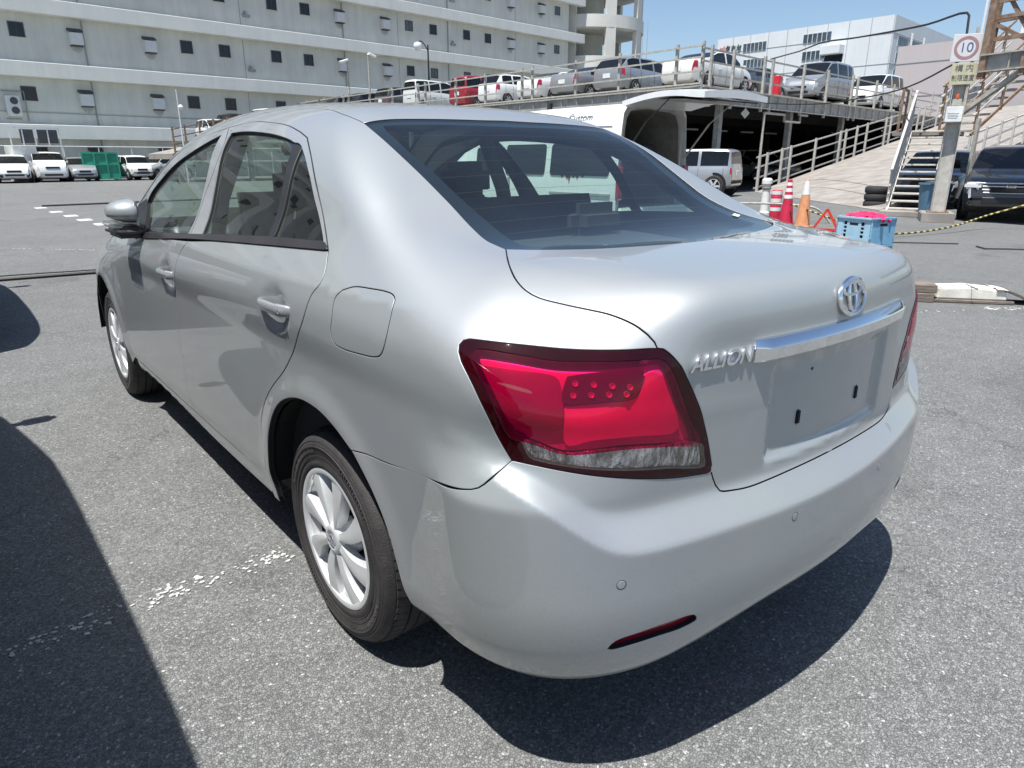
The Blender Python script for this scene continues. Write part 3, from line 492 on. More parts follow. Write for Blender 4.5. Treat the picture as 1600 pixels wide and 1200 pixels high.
for sgn in (0,):
    UN=loop(CV['red'][:13]+CV['clear'][6:]+CV['red'][17:]+[CV['red'][0]],step=.010)
    la=panel('tail_lamp',LO,DB,'lens_smoke',car,h=.018,gap=.0030,off=.0015,depth=.014,rimmat='gloss_black',lead=.003,holes=[UN])
    zs=[('red_lens','red','lens_red',.0030,.010),('clear_lens','clear','lens_clear',.0030,.010)]
    inn=[('lamp_housing',LO,'lamp_dark',-.024,.006),('side_reflector',zone('sidez'),'lamp_grey',-.010,.005),('led_block',zone('led'),'lamp_dark',-.005,.012),('bright_reflector',zone('brt'),'lamp_white',-.0115,.005),
         ('lower_reflector',zone('clear'),'lamp_crystal',-.009,.004),('red_backing',zone('red'),'lamp_pale',-.0165,.003)]
    for nm,k,mm,off,_ in zs:
        a,b=panel(nm,zone(k),DB,mm,None,h=.018,gap=.0005,off=off,rim=False); a.parent=la[0]; b.parent=la[1]
    for nm,L,mm,off,dp in inn:
        a,b=panel(nm,L,DB,mm,None,h=.012,gap=.002,off=off,depth=dp,rimmat=mm,flange=.0,lead=.001); a.parent=la[0]; b.parent=la[1]
    # ribs of the clear strip and LED bowls
    cz=np.array(CV['clear'])
    for s in (0,1):
        led=np.array(CV['led']); 
        for r in range(2):
            for q in range(4):
                u=(q+.5)/4; a=led[0]*(1-u)+led[5]*u; b=led[9]*(1-u)+led[6]*u; p=a+(b-a)*(.28+.45*r); n=grad(p[None])[0]; p=snap(p[None])[0]-n*.0045
                if s: p=p*[-1,1,1]; n=n*[-1,1,1]
                mb=MB(); mb.lathe([(0,.003),(.0025,.0026),(.0035,.0),(.0065,.0035),(.0085,.004),(.009,-.002)],n=12); rq=Vector(n).to_track_quat('Z','Y').to_euler()
                mb.build('led_bowl','lamp_pale',la[s],loc=tuple(p),rot=rq).scale=(.62,.62,.8)
a,b=panel('side_mark',zone('slash'),DB,'lens_clear',None,h=.01,off=.0045,gap=.0,rim=False); a.parent=la[0]; b.parent=la[1]
panel('bumper_reflector',RF,DB,'reflector_red',car,h=.01,off=-.011,gap=-.002,rim=False)
for sx in (1,-1):
    for p in CV['sensor']:
        p=np.array(p); n=grad(p[None])[0]; q=Vector((n[0]*sx,n[1],n[2])).to_track_quat('Z','Y').to_euler(); l=(p[0]*sx,p[1],p[2])
        mb=MB(); mb.lathe([(0,.0018),(.0085,.0016),(.0095,.0006),(.0097,-.002)],n=20); o=mb.build('parking_sensor',sil,car,loc=l,rot=q); o.scale=(.9,.9,.6)
        mb=MB(); mb.lathe([(.0098,.0006),(.0112,.0006)],n=20); mb.build('sensor_ring','moulding',o)
# chrome bar over the plate recess
gx=np.linspace(-.323,.323,41); ys=np.array([q[1] for q in cR(*[(x,.955) for x in gx])]); V=[];Fc=[]
for x,y in zip(gx,ys):
    e=min(1,(.323-abs(x))/.02); s=.35+.65*e
    V+=[(x,y+.004,.958),(x,y-.010*s,.9565),(x,y-.021*s,.945),(x,y-.023*s,.940),(x,y-.019*s,.917),(x,y-.014*s,.913),(x,y+.006,.912)]
for i in range(40):
    for k in range(6): Fc.append((i*7+k,i*7+k+1,(i+1)*7+k+1,(i+1)*7+k))
Fc+=[tuple(range(7)),tuple(range(280,287))[::-1]]
gar=mobj('chrome_bar',V,Fc,'chrome',car,False); bm=bmesh.new(); bm.from_mesh(gar.data); bmesh.ops.recalc_face_normals(bm,faces=bm.faces); bm.to_mesh(gar.data); bm.free()
gar.data.polygons.foreach_set('use_smooth',[True]*len(gar.data.polygons)); gar.data.set_sharp_from_angle(angle=R(28))
# emblem: three ovals
p=np.array([[0,cR((0,1.006))[0][1],1.006]]); n=grad(p)[0]; q=Vector(n).to_track_quat('Z','Y')
def oval(mb,ax,ay,cx,cy,r,squash=.7,n=40,z=.004):
    pts=[(cx+ax*math.cos(2*math.pi*k/n),cy+ay*math.sin(2*math.pi*k/n),z) for k in range(n+1)]; mb.tube(pts,r,8,False)
mb=MB(); oval(mb,.0540,.0380,0,0,.0050); oval(mb,.038,.0130,0,.0165,.0044); oval(mb,.0150,.033,0,.0015,.0040)
em=mb.build('emblem','chrome',car,loc=tuple(p[0]+n*.001),rot=q.to_euler())
mb=MB(); mb.lathe([(0,.0),(.050,.0)],n=40); o=mb.build('emblem_recess','silver_grey_paint',em); o.scale=(1,.68,1); o.location=(0,0,.0005)
# lettering ALLION
pl=cR((-.405,.930))[0]; n=grad(np.array([pl]))[0]
ang=math.atan2(n[0],-n[1])
text('lettering','ALLION',.041,'chrome',car,(pl[0]-.003,pl[1]+.000,pl[2]),(math.pi/2-math.asin(max(-1,min(1,n[2]))),0,ang),.0035,.0008,.35,spacing=1.03,xs=1.06)
for sx in (1,-1):
    x,y,z=cR((.131*sx,.757))[0]
    mb=MB(); mb.box((0,0,0),(.016,.008,.036)); mb.build('plate_socket','seal_black',car,.005,loc=(x,y,z),seg=3)
x,y,z=cR((-.10,.86))[0]; mb=MB(); mb.lathe([(0,0),(.0035,0)],axis='Y',n=10); mb.build('plate_screw_hole','seal_black',car,loc=(x,y-.001,z))
# door handles
for sx in (1,-1):
    for yc,zc in ((.178,.919),(1.245,.876)):
        x=-.5*(cS((yc-.11,zc))[0][0]+cS((yc+.11,zc))[0][0])
        V=[];Fc=[]; nn=14
        for i in range(nn+1):
            u=i/nn; y=yc+.108-.216*u; s=math.sin(math.pi*u)**.4 if 0<u<1 else 0
            bow=.019*min(1,math.sin(math.pi*u)*1.8); hz=.016*(.55+.45*s)+(.003 if u>.72 else 0); th=.007*(.5+.5*s)
            zz=zc+.004*(u-.5)
            for k in range(8):
                a=2*math.pi*k/8; V.append((sx*(x-.006+bow+th*math.cos(a)),y,zz+hz*math.sin(a)))
        for i in range(nn): Fc+=[(i*8+k,i*8+(k+1)%8,(i+1)*8+(k+1)%8,(i+1)*8+k) for k in range(8)]
        Fc+=[tuple(range(8)),tuple(range(nn*8,nn*8+8))]
        o=mobj('door_handle',V,Fc,sil,car); bm=bmesh.new(); bm.from_mesh(o.data); bmesh.ops.recalc_face_normals(bm,faces=bm.faces); bm.to_mesh(o.data); bm.free()
        mb=MB(); mb.lathe([(0,0),(.0055,.0),(.006,-.001)],axis='X',n=12); mb.build('lock_cylinder','chrome',o,loc=(sx*(x+.017),yc-.078,zc))
# door mirrors, folded against the side glass
for sx in (-1,1):
    cx,cy,cz=sx*.872,1.77,1.066
    V=[];Fc=[]; nu,nv_=18,24
    for i in range(nu+1):
        u=i/nu; r=math.sin(math.pi*(.03+.97*u)*.5)**.42 if u<.98 else .985
        for j in range(nv_):
            a=2*math.pi*j/nv_; ca,sa=math.cos(a),math.sin(a); q=(abs(ca)**2.6+abs(sa)**2.6)**(-1/2.6)
            V.append((cx+sx*(.052-.100*u),cy+.104*r*ca*q-.010*(1-u),cz+.060*r*sa*q*(1.0 if sa>0 else .66)+.004*(1-u)))
    for i in range(nu): Fc+=[(i*nv_+j,i*nv_+(j+1)%nv_,(i+1)*nv_+(j+1)%nv_,(i+1)*nv_+j) for j in range(nv_)]
    Fc+=[tuple(range(nv_)),tuple(range(nu*nv_,nu*nv_+nv_))]
    o=mobj('door_mirror',V,Fc,sil,car); bm=bmesh.new(); bm.from_mesh(o.data); bmesh.ops.recalc_face_normals(bm,faces=bm.faces); bm.to_mesh(o.data); bm.free(); o.data.set_sharp_from_angle(angle=R(45))
    mb=MB(); mb.box((cx-sx*.012,cy+.02,cz-.074),(.11,.25,.045)); mb.box((sx*.80,cy+.18,cz-.075),(.08,.14,.075)); mb.build('mirror_foot','black_trim',o,.018,seg=3)
    mb=MB(); mb.box((cx+sx*.035,cy-.02,cz-.040),(.055,.18,.022)); mb.build('turn_signal','lens_clear',o,.008,seg=2)
    mb=MB(); mb.box((cx-sx*.048,cy,cz),(.01,.19,.10)); mb.build('mirror_glass','chrome',o,.004)
# front half
fend=[fd[0]]+fd[1:]
fa=cS(*[(2.705+.376*math.cos(a),.31+.376*math.sin(a)) for a in np.radians([187,175,160,145,130,110,90,70,50,38])])
panel('front_wing',loop(cS((2.335,.27),(2.24,.325)),rv(fd),cS((2.155,.925),(2.26,.94),(2.6,.885),(2.95,.80),(3.16,.745)),cS((3.16,.745),(3.08,.62),(3.0,.545)),rv(fa)),DS,sil,car,h=.03)
hs=cS((2.26,.945),(2.6,.892),(2.95,.807),(3.16,.752))
panel('bonnet',loop(cT((0,2.54),(-.3,2.52),(-.55,2.45),(-.69,2.37)),[tuple(cT((-.69,2.37))[0])]+hs,[hs[-1]]+cT((-.60,3.36),(-.3,3.46),(0,3.48)),rv(cT((0,2.54),(0,2.8),(0,3.1),(0,3.48)))),(.35,-.25,-1),sil,car,h=.05,whole=True)
DF=(.6,-1,-.1)
fc=cF((0,.72),(0,.6),(0,.45),(0,.33),(0,.26)); fe=[tuple(q) for q in project([(0,3.5,.25),(-.3,3.47,.25),(-.55,3.35,.25),(-.72,3.15,.26),(-.78,3.08,.27)],DF)[0]]; fe[0]=(0,fe[0][1],fe[0][2])
panel('front_bumper',loop(fa[-1:]+cS((3.08,.62),(3.16,.742)),[cS((3.16,.742))[0]]+cF((-.62,.71),(-.4,.70),(0,.70)),fc[1:],fe,[fe[-1]]+cS((3.08,.31),(3.06,.42))+[fa[-1]]),DF,sil,car,h=.05,whole=True)
panel('headlamp',loop(cS((3.10,.64),(3.16,.725)),cF((-.60,.70),(-.42,.69)),cF((-.42,.63),(-.62,.60)),[cF((-.62,.60))[0],cS((3.10,.64))[0]]),DF,'lens_clear',car,h=.04,off=.006)
wsc=cT((0,1.66),(0,1.9),(0,2.2),(0,2.54))
panel('windscreen',loop(rf,wt,cT((-.690,2.36),(-.55,2.44),(-.3,2.51),(0,2.54)),rv(wsc)),(0,-1,-.9),'car_glass',car,h=.05,whole=True,gap=.003,off=-.002)
# wheels
def wheel(cx,cy,sx):
    w=thing('x','x','x'); del w['label'],w['category']; w.name='wheel'; w.parent=car; w.location=(cx,cy,.303); w.rotation_euler=(0,0,0 if sx<0 else math.pi)
    # local: outer side towards -X
    ro=.305; prof=[(.198,-.006),(.204,-.012),(.212,-.014),(.222,-.010),(.224,-.0118),(.226,-.0095),(.228,-.0118),(.236,-.0125),(.238,-.0108),(.240,-.0128),(.256,-.0140),(.258,-.0158),(.2605,-.0158),(.262,-.0138),(.270,-.0125),(.272,-.0105),(.274,-.0115),(.276,-.011),(.284,-.005),(.290,.004),(.2935,.011),(.2925,.013),(.297,.017),(.300,.024),(.3015,.032)]
    for g in (.052,.085,.118,.148): prof+=[(.3035,g-.006),(.3040,g-.004),(.297,g-.0035),(.297,g+.0025),(.3040,g+.003)]
    prof+=[(.3015,.160),(.300,.166),(.296,.174),(.290,.181),(.275,.19),(.25,.193),(.198,.186)]
    mb=MB(); mb.lathe(prof,(0,0,0),'X',72); t=mb.build('tyre','tyre_rubber',w)
    mb=MB()
    for k in range(72):                     # shoulder sipes as slim raised lugs
        a=2*math.pi*k/72
        for x0,x1,r0,r1 in ((.014,.045,.2965,.3028),(.154,.172,.3025,.297)):
            mb.bar((x0,math.cos(a)*r0,math.sin(a)*r0),(x1,math.cos(a+.02)*r1,math.sin(a+.02)*r1),.019,.004,up=(0,math.cos(a),math.sin(a)))
    mb.build('tread_lug','tyre_rubber',w)['kind']='stuff'
    mb=MB()
    for k0,k1 in ((8,30),(44,58),(80,102),(116,130)):
        for k in range(k0,k1):
            a=2*math.pi*k/144; h=.004+.004*((k*7)%3)/2; mb.bar((-.0132,math.cos(a)*.243,math.sin(a)*.243),(-.0140,math.cos(a)*(.246+h),math.sin(a)*(.246+h)),.0055,.003,up=(1,0,0))
    mb.build('sidewall_marks','tyre_rubber',w)['kind']='stuff'
    mb=MB(); mb.lathe([(.199,.0),(.190,.02),(.17,.035),(.12,.04),(.07,.03),(.0,.03)],(0,0,0),'X',40); mb.lathe([(.200,-.004),(.197,.03),(.197,.15)],(0,0,0),'X',40); mb.build('steel_wheel','steel_dark',w)
    # cover: rim ring, eight bowed spokes, hub
    mb=MB(); mb.lathe([(.2005,.002),(.2015,-.006),(.199,-.010),(.193,-.012),(.184,-.009),(.178,.002)],(0,0,0),'X',64)
    mb.lathe([(.0,-.012),(.022,-.0125),(.026,-.0165),(.031,-.0175),(.040,-.014),(.046,-.004),(.048,.02)],(0,0,0),'X',40)
    ns=8
    for k in range(ns):
        a0=2*math.pi*k/ns+.2; V=[];Fc=[]; nr=14
        for i in range(nr+1):
            u=i/nr; r=.030+.158*u; half=.0115+.0255*u**1.4; sw=.012*math.sin(math.pi*u)
            crown=-.0035*math.sin(math.pi*u)
            for q,dx in [(-1.0,.020),(-.985,.001),(-.90,-.0075),(-.25,-.0100),(.45,-.0125),(.90,-.0095),(.985,-.001),(1.0,.020)]:
                s_=q*half+sw; a=a0+s_/r; V.append((dx+crown+.004*u*u,math.cos(a)*r,math.sin(a)*r))
        for i in range(nr): Fc+=[(i*8+j,i*8+j+1,(i+1)*8+j+1,(i+1)*8+j) for j in range(7)]
        mb.add(V,Fc,True)
        a1=a0+math.pi/ns+.04
        def web(r0,r1,w0,w1,x0,x1,n=8,cup=.0):
            V=[];Fc=[]
            for i in range(n+1):
                u=i/n; r=r0+(r1-r0)*u
                for j in range(9): v=(j-4)/4; a=a1+v*(w0+(w1-w0)*u); V.append((x0+(x1-x0)*u+cup*(v*v-1)*(1-u),math.cos(a)*r,math.sin(a)*r))
            for i in range(n): Fc.extend((i*9+j,i*9+j+1,(i+1)*9+j+1,(i+1)*9+j) for j in range(8))
            mb.add(V,Fc,True)
        web(.163-.008*(k%2),.188,.34,.40,.020,-.004)       # bright sloping floor at the rim
        web(.040,.070+.010*(k%2),.40,.36,.000,.020)          # web at the hub
        web(.070+.010*(k%2),.080+.010*(k%2),.36,.2,.020,.03)
    cov=mb.build('wheel_cover','cover_silver',w); 
    mb=MB(); n=24
    for ax,ay,oy in ((.019,.0135,0),(.011,.0045,.0065),(.006,.0115,0)): mb.tube([(-.0185,-ax*math.cos(2*math.pi*k/n),oy+ay*math.sin(2*math.pi*k/n)) for k in range(n+1)],.0016,6,False)
    mb.build('hub_emblem','chrome',w)
    mb=MB(); mb.lathe([(0,.045),(.13,.045),(.13,.06),(.0,.06)],(0,0,0),'X',32); mb.build('brake_disc','steel_dark',w)
    return w
for sx in (-1,1):
    for cy in (-.005,2.705): wheel(sx*.806,cy,sx)
# wheel housings, underbody, cabin
for sx in (-1,1):
    for cy in (-.005,2.705):
        mb=MB(); n=20; V=[];Fc=[]
        for i in range(n+1):
            a=R(2)+R(174)*i/n
            for x,r in ((.828,.385),(.815,.396),(.55,.40),(.50,.36),(.48,.0)): V.append((sx*x,cy+r*math.cos(a),.31+r*math.sin(a)))
        for i in range(n): Fc+=[(i*5+k,i*5+k+1,(i+1)*5+k+1,(i+1)*5+k) for k in range(4)]
        mb.add(V,Fc,True); mb.build('wheel_housing','seal_black',car)
mb=MB(); mb.box((0,1.35,.30),(1.50,1.9,.10)); mb.box((0,-.50,.36),(1.2,.55,.06)); mb.box((0,1.3,.27),(.9,4.0,.05)); mb.box((0,3.05,.4),(1.2,.4,.3)); mb.box((0,2.3,.62),(1.45,.05,.6)); mb.box((0,.38,.66),(1.5,.04,.75)); mb.build('underbody','seal_black',car)
mb=MB(); mb.tube([(.35,-.35,.26),(.38,-.7,.26),(.38,-.86,.27)],.025,10); mb.build('exhaust_pipe','steel_dark',car)
def seat(parent,x,y,w,hr,rear=False):
    mb=MB(); mb.box((x,y+.22,.56),(w,.52,.16)); o=mb.build('seat','interior_cloth',parent,.05,seg=3)
    mb=MB(); m4=Matrix.Rotation(R(-14 if not rear else -20),4,'X'); mb.box((x,y-.08,.86),(w,.13,.62),M4=m4); mb.build('backrest','interior_cloth',o,.055,seg=4)
    for hx in hr:
        mb=MB(); mb.box((x+hx,y-.205,1.195 if not rear else 1.075),(.25,.10,.16 if not rear else .12)); mb.build('headrest','interior_cloth',o,.04,seg=4)
        mb=MB()
        for q in(-.05,.05): mb.tube([(x+hx+q,y-.18,1.07),(x+hx+q,y-.195,1.10)],.006,6)
        mb.build('headrest_post','chrome',o)
seat(car,-.37,1.20,.50,(0,)); seat(car,.37,1.20,.50,(0,)); seat(car,0,.42,1.26,(-.38,.38),True)
mb=MB(); mb.box((0,-.08,1.012),(1.22,.66,.02)); mb.build('parcel_shelf','interior_cloth',car,.005)
mb=MB(); mb.box((0,-.30,1.035),(.30,.06,.03)); mb.build('brake_lamp','black_trim',car,.008)
mb=MB(); mb.box((0,2.02,.86),(1.42,.42,.18)); mb.box((0,2.2,.90),(1.40,.35,.10)); mb.build('dashboard','interior_plastic',car,.05,seg=3)
mb=MB(); n=28; mb.tube([(.37+.185*math.cos(2*math.pi*k/n),1.72+.06*math.sin(2*math.pi*k/n),.93+.175*math.sin(2*math.pi*k/n)) for k in range(n+1)],.014,8,False); mb.bar((.2,1.74,.93),(.54,1.74,.93),.03); mb.build('steering_wheel','interior_plastic',car)
for sx in (-1,1):
    mb=MB(); mb.box((sx*.735,.85,.66),(.05,2.5,.66)); mb.box((sx*.70,1.2,.80),(.06,.9,.05)); mb.build('door_trim','interior_plastic',car,.02,seg=2)
    mb=MB(); mb.tube([(sx*.70,1.10,.98),(sx*.66,1.10,1.15),(sx*.56,1.10,1.37)],.035,8); mb.build('pillar_trim','interior_beige',car)
mb=MB(); mb.box((0,1.85,1.33),(.22,.03,.06)); mb.build('rear_view_mirror','interior_plastic',car,.012,seg=2)
# ================================================================== ground
def asphalt(name,base,scale=150,fine=True):
    m,t,p=nodemat(name); tc=N(t,'ShaderNodeTexCoord'); src=tc.outputs['Object']; L=t.links.new
    big=N(t,'ShaderNodeTexNoise',Scale=.35,Detail=6.0,Roughness=.62); L(src,big.inputs['Vector'])
    mid=N(t,'ShaderNodeTexNoise',Scale=5.0,Detail=8.0,Roughness=.65); L(src,mid.inputs['Vector'])
    wob=N(t,'ShaderNodeTexNoise',Scale=60.0,Detail=2.0); L(src,wob.inputs['Vector'])
    add=N(t,'ShaderNodeMixRGB',blend_type='ADD'); add.inputs[0].default_value=.010; L(src,add.inputs[1]); L(wob.outputs[1],add.inputs[2])
    v=N(t,'ShaderNodeTexVoronoi',Scale=float(scale)); L(add.outputs[0],v.inputs['Vector'])
    e=N(t,'ShaderNodeTexVoronoi',Scale=float(scale)); e.feature='DISTANCE_TO_EDGE'; L(add.outputs[0],e.inputs['Vector'])
    sx=N(t,'ShaderNodeSeparateColor'); L(v.outputs['Color'],sx.inputs[0])
    rp=N(t,'ShaderNodeValToRGB'); cr_=rp.color_ramp
    stops=[(0,.62),(.25,.80),(.55,.97),(.80,1.15),(.95,1.3),(.988,1.65),(1,2.4)]
    cr_.elements[0].position=0; cr_.elements[1].position=1
    for i,(q,k) in enumerate(stops):
        el=cr_.elements[0] if i==0 else cr_.elements[-1] if i==len(stops)-1 else cr_.elements.new(q)
        el.color=(min(1,base[0]*k*1.01),min(1,base[1]*k),min(1,base[2]*k*.985),1)
    L(sx.outputs[0],rp.inputs[0])
    gap=N(t,'ShaderNodeMapRange'); gap.inputs[1].default_value=.0; gap.inputs[2].default_value=.16; gap.inputs[3].default_value=.50; gap.inputs[4].default_value=1; L(e.outputs[0],gap.inputs[0])
    m1=N(t,'ShaderNodeMixRGB',blend_type='MULTIPLY'); m1.inputs[0].default_value=1; L(rp.outputs[0],m1.inputs[1]); L(gap.outputs[0],m1.inputs[2])
    tone=N(t,'ShaderNodeMath',operation='MULTIPLY_ADD'); tone.inputs[1].default_value=.55; tone.inputs[2].default_value=.72; L(big.outputs[0],tone.inputs[0])
    t2=N(t,'ShaderNodeMath',operation='MULTIPLY_ADD'); t2.inputs[1].default_value=.5; t2.inputs[2].default_value=.75; L(mid.outputs[0],t2.inputs[0])
    tt=N(t,'ShaderNodeMath',operation='MULTIPLY'); L(tone.outputs[0],tt.inputs[0]); L(t2.outputs[0],tt.inputs[1])
    m2=N(t,'ShaderNodeMixRGB',blend_type='MULTIPLY'); m2.inputs[0].default_value=1; L(m1.outputs[0],m2.inputs[1]); L(tt.outputs[0],m2.inputs[2])
    st=N(t,'ShaderNodeTexNoise',Scale=.9,Detail=5.0,Roughness=.55); L(src,st.inputs['Vector'])
    sr=N(t,'ShaderNodeValToRGB'); sr.color_ramp.elements[0].position=.60; sr.color_ramp.elements[1].position=.80; sr.color_ramp.elements[0].color=(1,1,1,1); sr.color_ramp.elements[1].color=(.50,.49,.47,1); L(st.outputs[0],sr.inputs[0])
    ck=N(t,'ShaderNodeTexVoronoi',Scale=.23); ck.feature='DISTANCE_TO_EDGE'
    cw=N(t,'ShaderNodeMixRGB',blend_type='ADD'); cw.inputs[0].default_value=.5; L(src,cw.inputs[1]); L(mid.outputs[1],cw.inputs[2]); L(cw.outputs[0],ck.inputs['Vector'])
    cm=N(t,'ShaderNodeMapRange'); cm.inputs[1].default_value=.0; cm.inputs[2].default_value=.0022; cm.inputs[3].default_value=.55; cm.inputs[4].default_value=1; L(ck.outputs[0],cm.inputs[0])
    m3=N(t,'ShaderNodeMixRGB',blend_type='MULTIPLY'); m3.inputs[0].default_value=1; L(m2.outputs[0],m3.inputs[1]); L(sr.outputs[0],m3.inputs[2])
    m4=N(t,'ShaderNodeMixRGB',blend_type='MULTIPLY'); m4.inputs[0].default_value=1; L(m3.outputs[0],m4.inputs[1]); L(cm.outputs[0],m4.inputs[2]); m2=m4
    L(m2.outputs[0],p.inputs['Base Color']); p.inputs['Roughness'].default_value=.82; p.inputs['Specular IOR Level'].default_value=.35
    hm=N(t,'ShaderNodeMath',operation='MULTIPLY_ADD'); hm.inputs[1].default_value=.6; L(gap.outputs[0],hm.inputs[0]); L(sx.outputs[1],hm.inputs[2])
    b=N(t,'ShaderNodeBump',Strength=.8,Distance=.0045); L(hm.outputs[0],b.inputs['Height']); L(b.outputs[0],p.inputs['Normal'])
    return m
asphalt('asphalt',(.198,.203,.202))
g=mobj('asphalt_ground',[(-400,-250,0),(600,-250,0),(600,700,0),(-400,700,0)],[(0,1,2,3)],'asphalt'); g['kind']='structure'
mat('line_paint',(.50,.50,.47),rough=.7,var=.25,scale=90); mat('cable_black',(.015,.015,.016),rough=.6); mat('line_dirty',(.42,.42,.40),rough=.8,var=.35,scale=50)
def worn_line(name,a,b,w,dens,size,seed,m='line_paint',blobs=None):
    """what is left of a painted line: thin chips of paint of uneven outline"""
    r=random.Random(seed); a=Vector(a); b=Vector(b); d=b-a; L=d.length; d.normalize(); n=Vector((-d.y,d.x,0)); mb=MB()
    k=int(L*w*dens); blobs=blobs or [(r.random()*L,.05+.14*r.random()) for _ in range(int(L*3))]
    for _ in range(k):
        if r.random()<.9: c,s=r.choice(blobs); u=c+r.gauss(0,s)
        else: u=r.random()*L
        v=r.gauss(0,w*.28); c=a+d*u+n*v; s=size*(.4+1.1*r.random()); q=r.randint(5,7); a0=r.random()*6; st=.5+.5*r.random()
        pts=[]
        for i in range(q):
            t=a0+2*math.pi*i/q; rr=s*(.4+.9*r.random()); pts.append((c.x+rr*math.cos(t),c.y+rr*math.sin(t)*st))
        mb.prism(pts,.0015,.0030+.0022*r.random())
    o=mb.build(name,m); o['kind']='structure'; return o
worn_line('painted_line',(-1.95,.50,0),(-.55,.50,0),.085,1500,.0070,3,blobs=[(.80,.035),(.83,.03),(.90,.025),(.76,.04),(1.05,.05),(1.15,.04),(1.12,.05),(.62,.03),(.50,.05),(.35,.06)]); worn_line('painted_line',(-.52,.51,0),(2.6,.60,0),.12,900,.007,4)
worn_line('painted_line',(4.75,.98,0),(6.9,-.35,0),.13,900,.016,5); worn_line('painted_line',(-.6,11.2,0),(.9,9.6,0),.10,300,.015,6)
for i,(x,y) in enumerate([(.90,21.6),(1.0,19.6),(1.08,17.9),(1.13,16.4),(1.22,15.0),(1.27,13.8),(1.34,12.7)]):
    r=random.Random(i); P=[]
    for k in range(26):
        u=k/26; e=1+.06*(r.random()-.5)
        s=u*4; 
        q=[(-1+2*s,-1),(1,-1+2*(s-1)),(1-2*(s-2),1),(-1,1-2*(s-3))][min(3,int(s))]
        P.append((x+q[0]*.14*e,y+q[1]*.30*e+q[0]*.05))
    mb=MB(); mb.prism(P,.001,.0045); o=mb.build('painted_dash','line_paint'); o['kind']='structure'
def lie(name,label,cat,pts,r,m='cable_black',n=6):
    P=cr(pts,.25); mb=MB(); mb.tube(P,r,n); o=mb.build(name,m); tag(o,label,cat); return o
lie('ground_cable','thick black cable lying across the asphalt left of the silver car','cable',[(-3,7.95,.018),(-1.04,7.84,.018),(-.1,7.76,.018),(1.5,7.70,.018),(4,7.9,.018)],.020)
lie('thin_cable','thin dark cable running beside the thick black one on the asphalt','cable',[(-3,8.32,.008),(-.9,8.22,.008),(.2,8.05,.008),(3,8.02,.008)],.008)
lie('far_cable','black cable on the asphalt at the far end of the white dashes','cable',[(1.0,22.2,.02),(2.6,22.4,.02),(4.5,22.6,.02),(9,22.9,.02)],.03)
lie('near_crack_hose','dark hose lying on the asphalt right of the blue crates','hose',[(9.9,3.7,.015),(10.45,3.0,.015),(10.9,2.45,.015)],.009)
lie('far_crack_hose','short black hose on the asphalt near the right edge','hose',[(10.75,2.15,.015),(10.5,1.95,.015),(10.75,1.7,.015),(11.2,1.0,.015)],.010)
lie('block_cable','black cable trailing from under the white wheel stop on the right','cable',[(5.75,.98,.012),(5.85,.62,.012),(6.15,.40,.012),(6.6,.10,.012),(7.6,-.7,.012)],.012)
# ================================================================== buildings
def wallmat(name,col,streak=.35,sc_=.6,panel=None):
    m,t,p=nodemat(name); tc=N(t,'ShaderNodeTexCoord'); L=t.links.new
    mp=N(t,'ShaderNodeMapping'); mp.inputs['Scale'].default_value=(1,1,.10); L(tc.outputs['Object'],mp.inputs[0])
    a=N(t,'ShaderNodeTexNoise',Scale=2.2,Detail=7.0,Roughness=.62); L(mp.outputs[0],a.inputs['Vector'])
    b=N(t,'ShaderNodeTexNoise',Scale=sc_,Detail=6.0); L(tc.outputs['Object'],b.inputs['Vector'])
    r=N(t,'ShaderNodeValToRGB'); r.color_ramp.elements[0].position=.38; r.color_ramp.elements[1].position=.62
    r.color_ramp.elements[0].color=(*[c*(1-streak) for c in col],1); r.color_ramp.elements[1].color=(*col,1)
    mx=N(t,'ShaderNodeMath',operation='MULTIPLY_ADD'); mx.inputs[1].default_value=.5; L(a.outputs[0],mx.inputs[0]); h=N(t,'ShaderNodeMath',operation='MULTIPLY'); h.inputs[1].default_value=.5; L(b.outputs[0],h.inputs[0]); L(h.outputs[0],mx.inputs[2])
    L(mx.outputs[0],r.inputs[0]); L(r.outputs[0],p.inputs['Base Color']); p.inputs['Roughness'].default_value=.85; return m
wallmat('wall_concrete',(.67,.665,.60),.17); wallmat('band_concrete',(.77,.77,.71),.10); wallmat('tower_concrete',(.66,.65,.60),.12); mat('window_dark',(.012,.014,.022),rough=.12,var=.3,scale=1); mat('window_grey',(.11,.12,.13),rough=.3,var=.3)
mat('vent_metal',(.66,.66,.64),rough=.5,var=.06); mat('vent_cap',(.07,.07,.075),rough=.6); mat('vent_shade',(.44,.455,.44),rough=.9,var=.2); mat('pipe_grey',(.30,.31,.31),rough=.7)
wallmat('office_wall',(.66,.69,.70),.07); mat('joint_grey',(.30,.31,.32),rough=.9); mat('office_glass',(.06,.09,.12),rough=.1,var=.4,scale=.8); mat('frame_white',(.62,.63,.62),rough=.5); wallmat('pink_wall',(.46,.42,.42),.06); mat('sign_green',(.03,.07,.06),rough=.5); mat('sign_pink',(.55,.25,.26),rough=.6)
UA=R(90-84.4); UX,UY=math.cos(UA),math.sin(UA)
fb=thing('warehouse_building','long pale grey multi-storey warehouse with ledges, small square windows and wall vents','building',(5,53,0),UA)
XL,XR=-75.0,50.5; NF=7; FP=3.62
mb=MB(); mb.box(((XL+XR)/2,9,NF*FP/2),(XR-XL,18,NF*FP)); mb.build('wall','wall_concrete',fb)
for k in range(NF):
    z=2.46+k*3.58; mb=MB(); mb.box(((XL+XR+2)/2,-.32,z+.42),(XR-XL+2,.66,.84)); mb.build('ledge','band_concrete',fb,.02)
def proto(name,parent,fn):
    o=fn(); o.parent=parent; return o
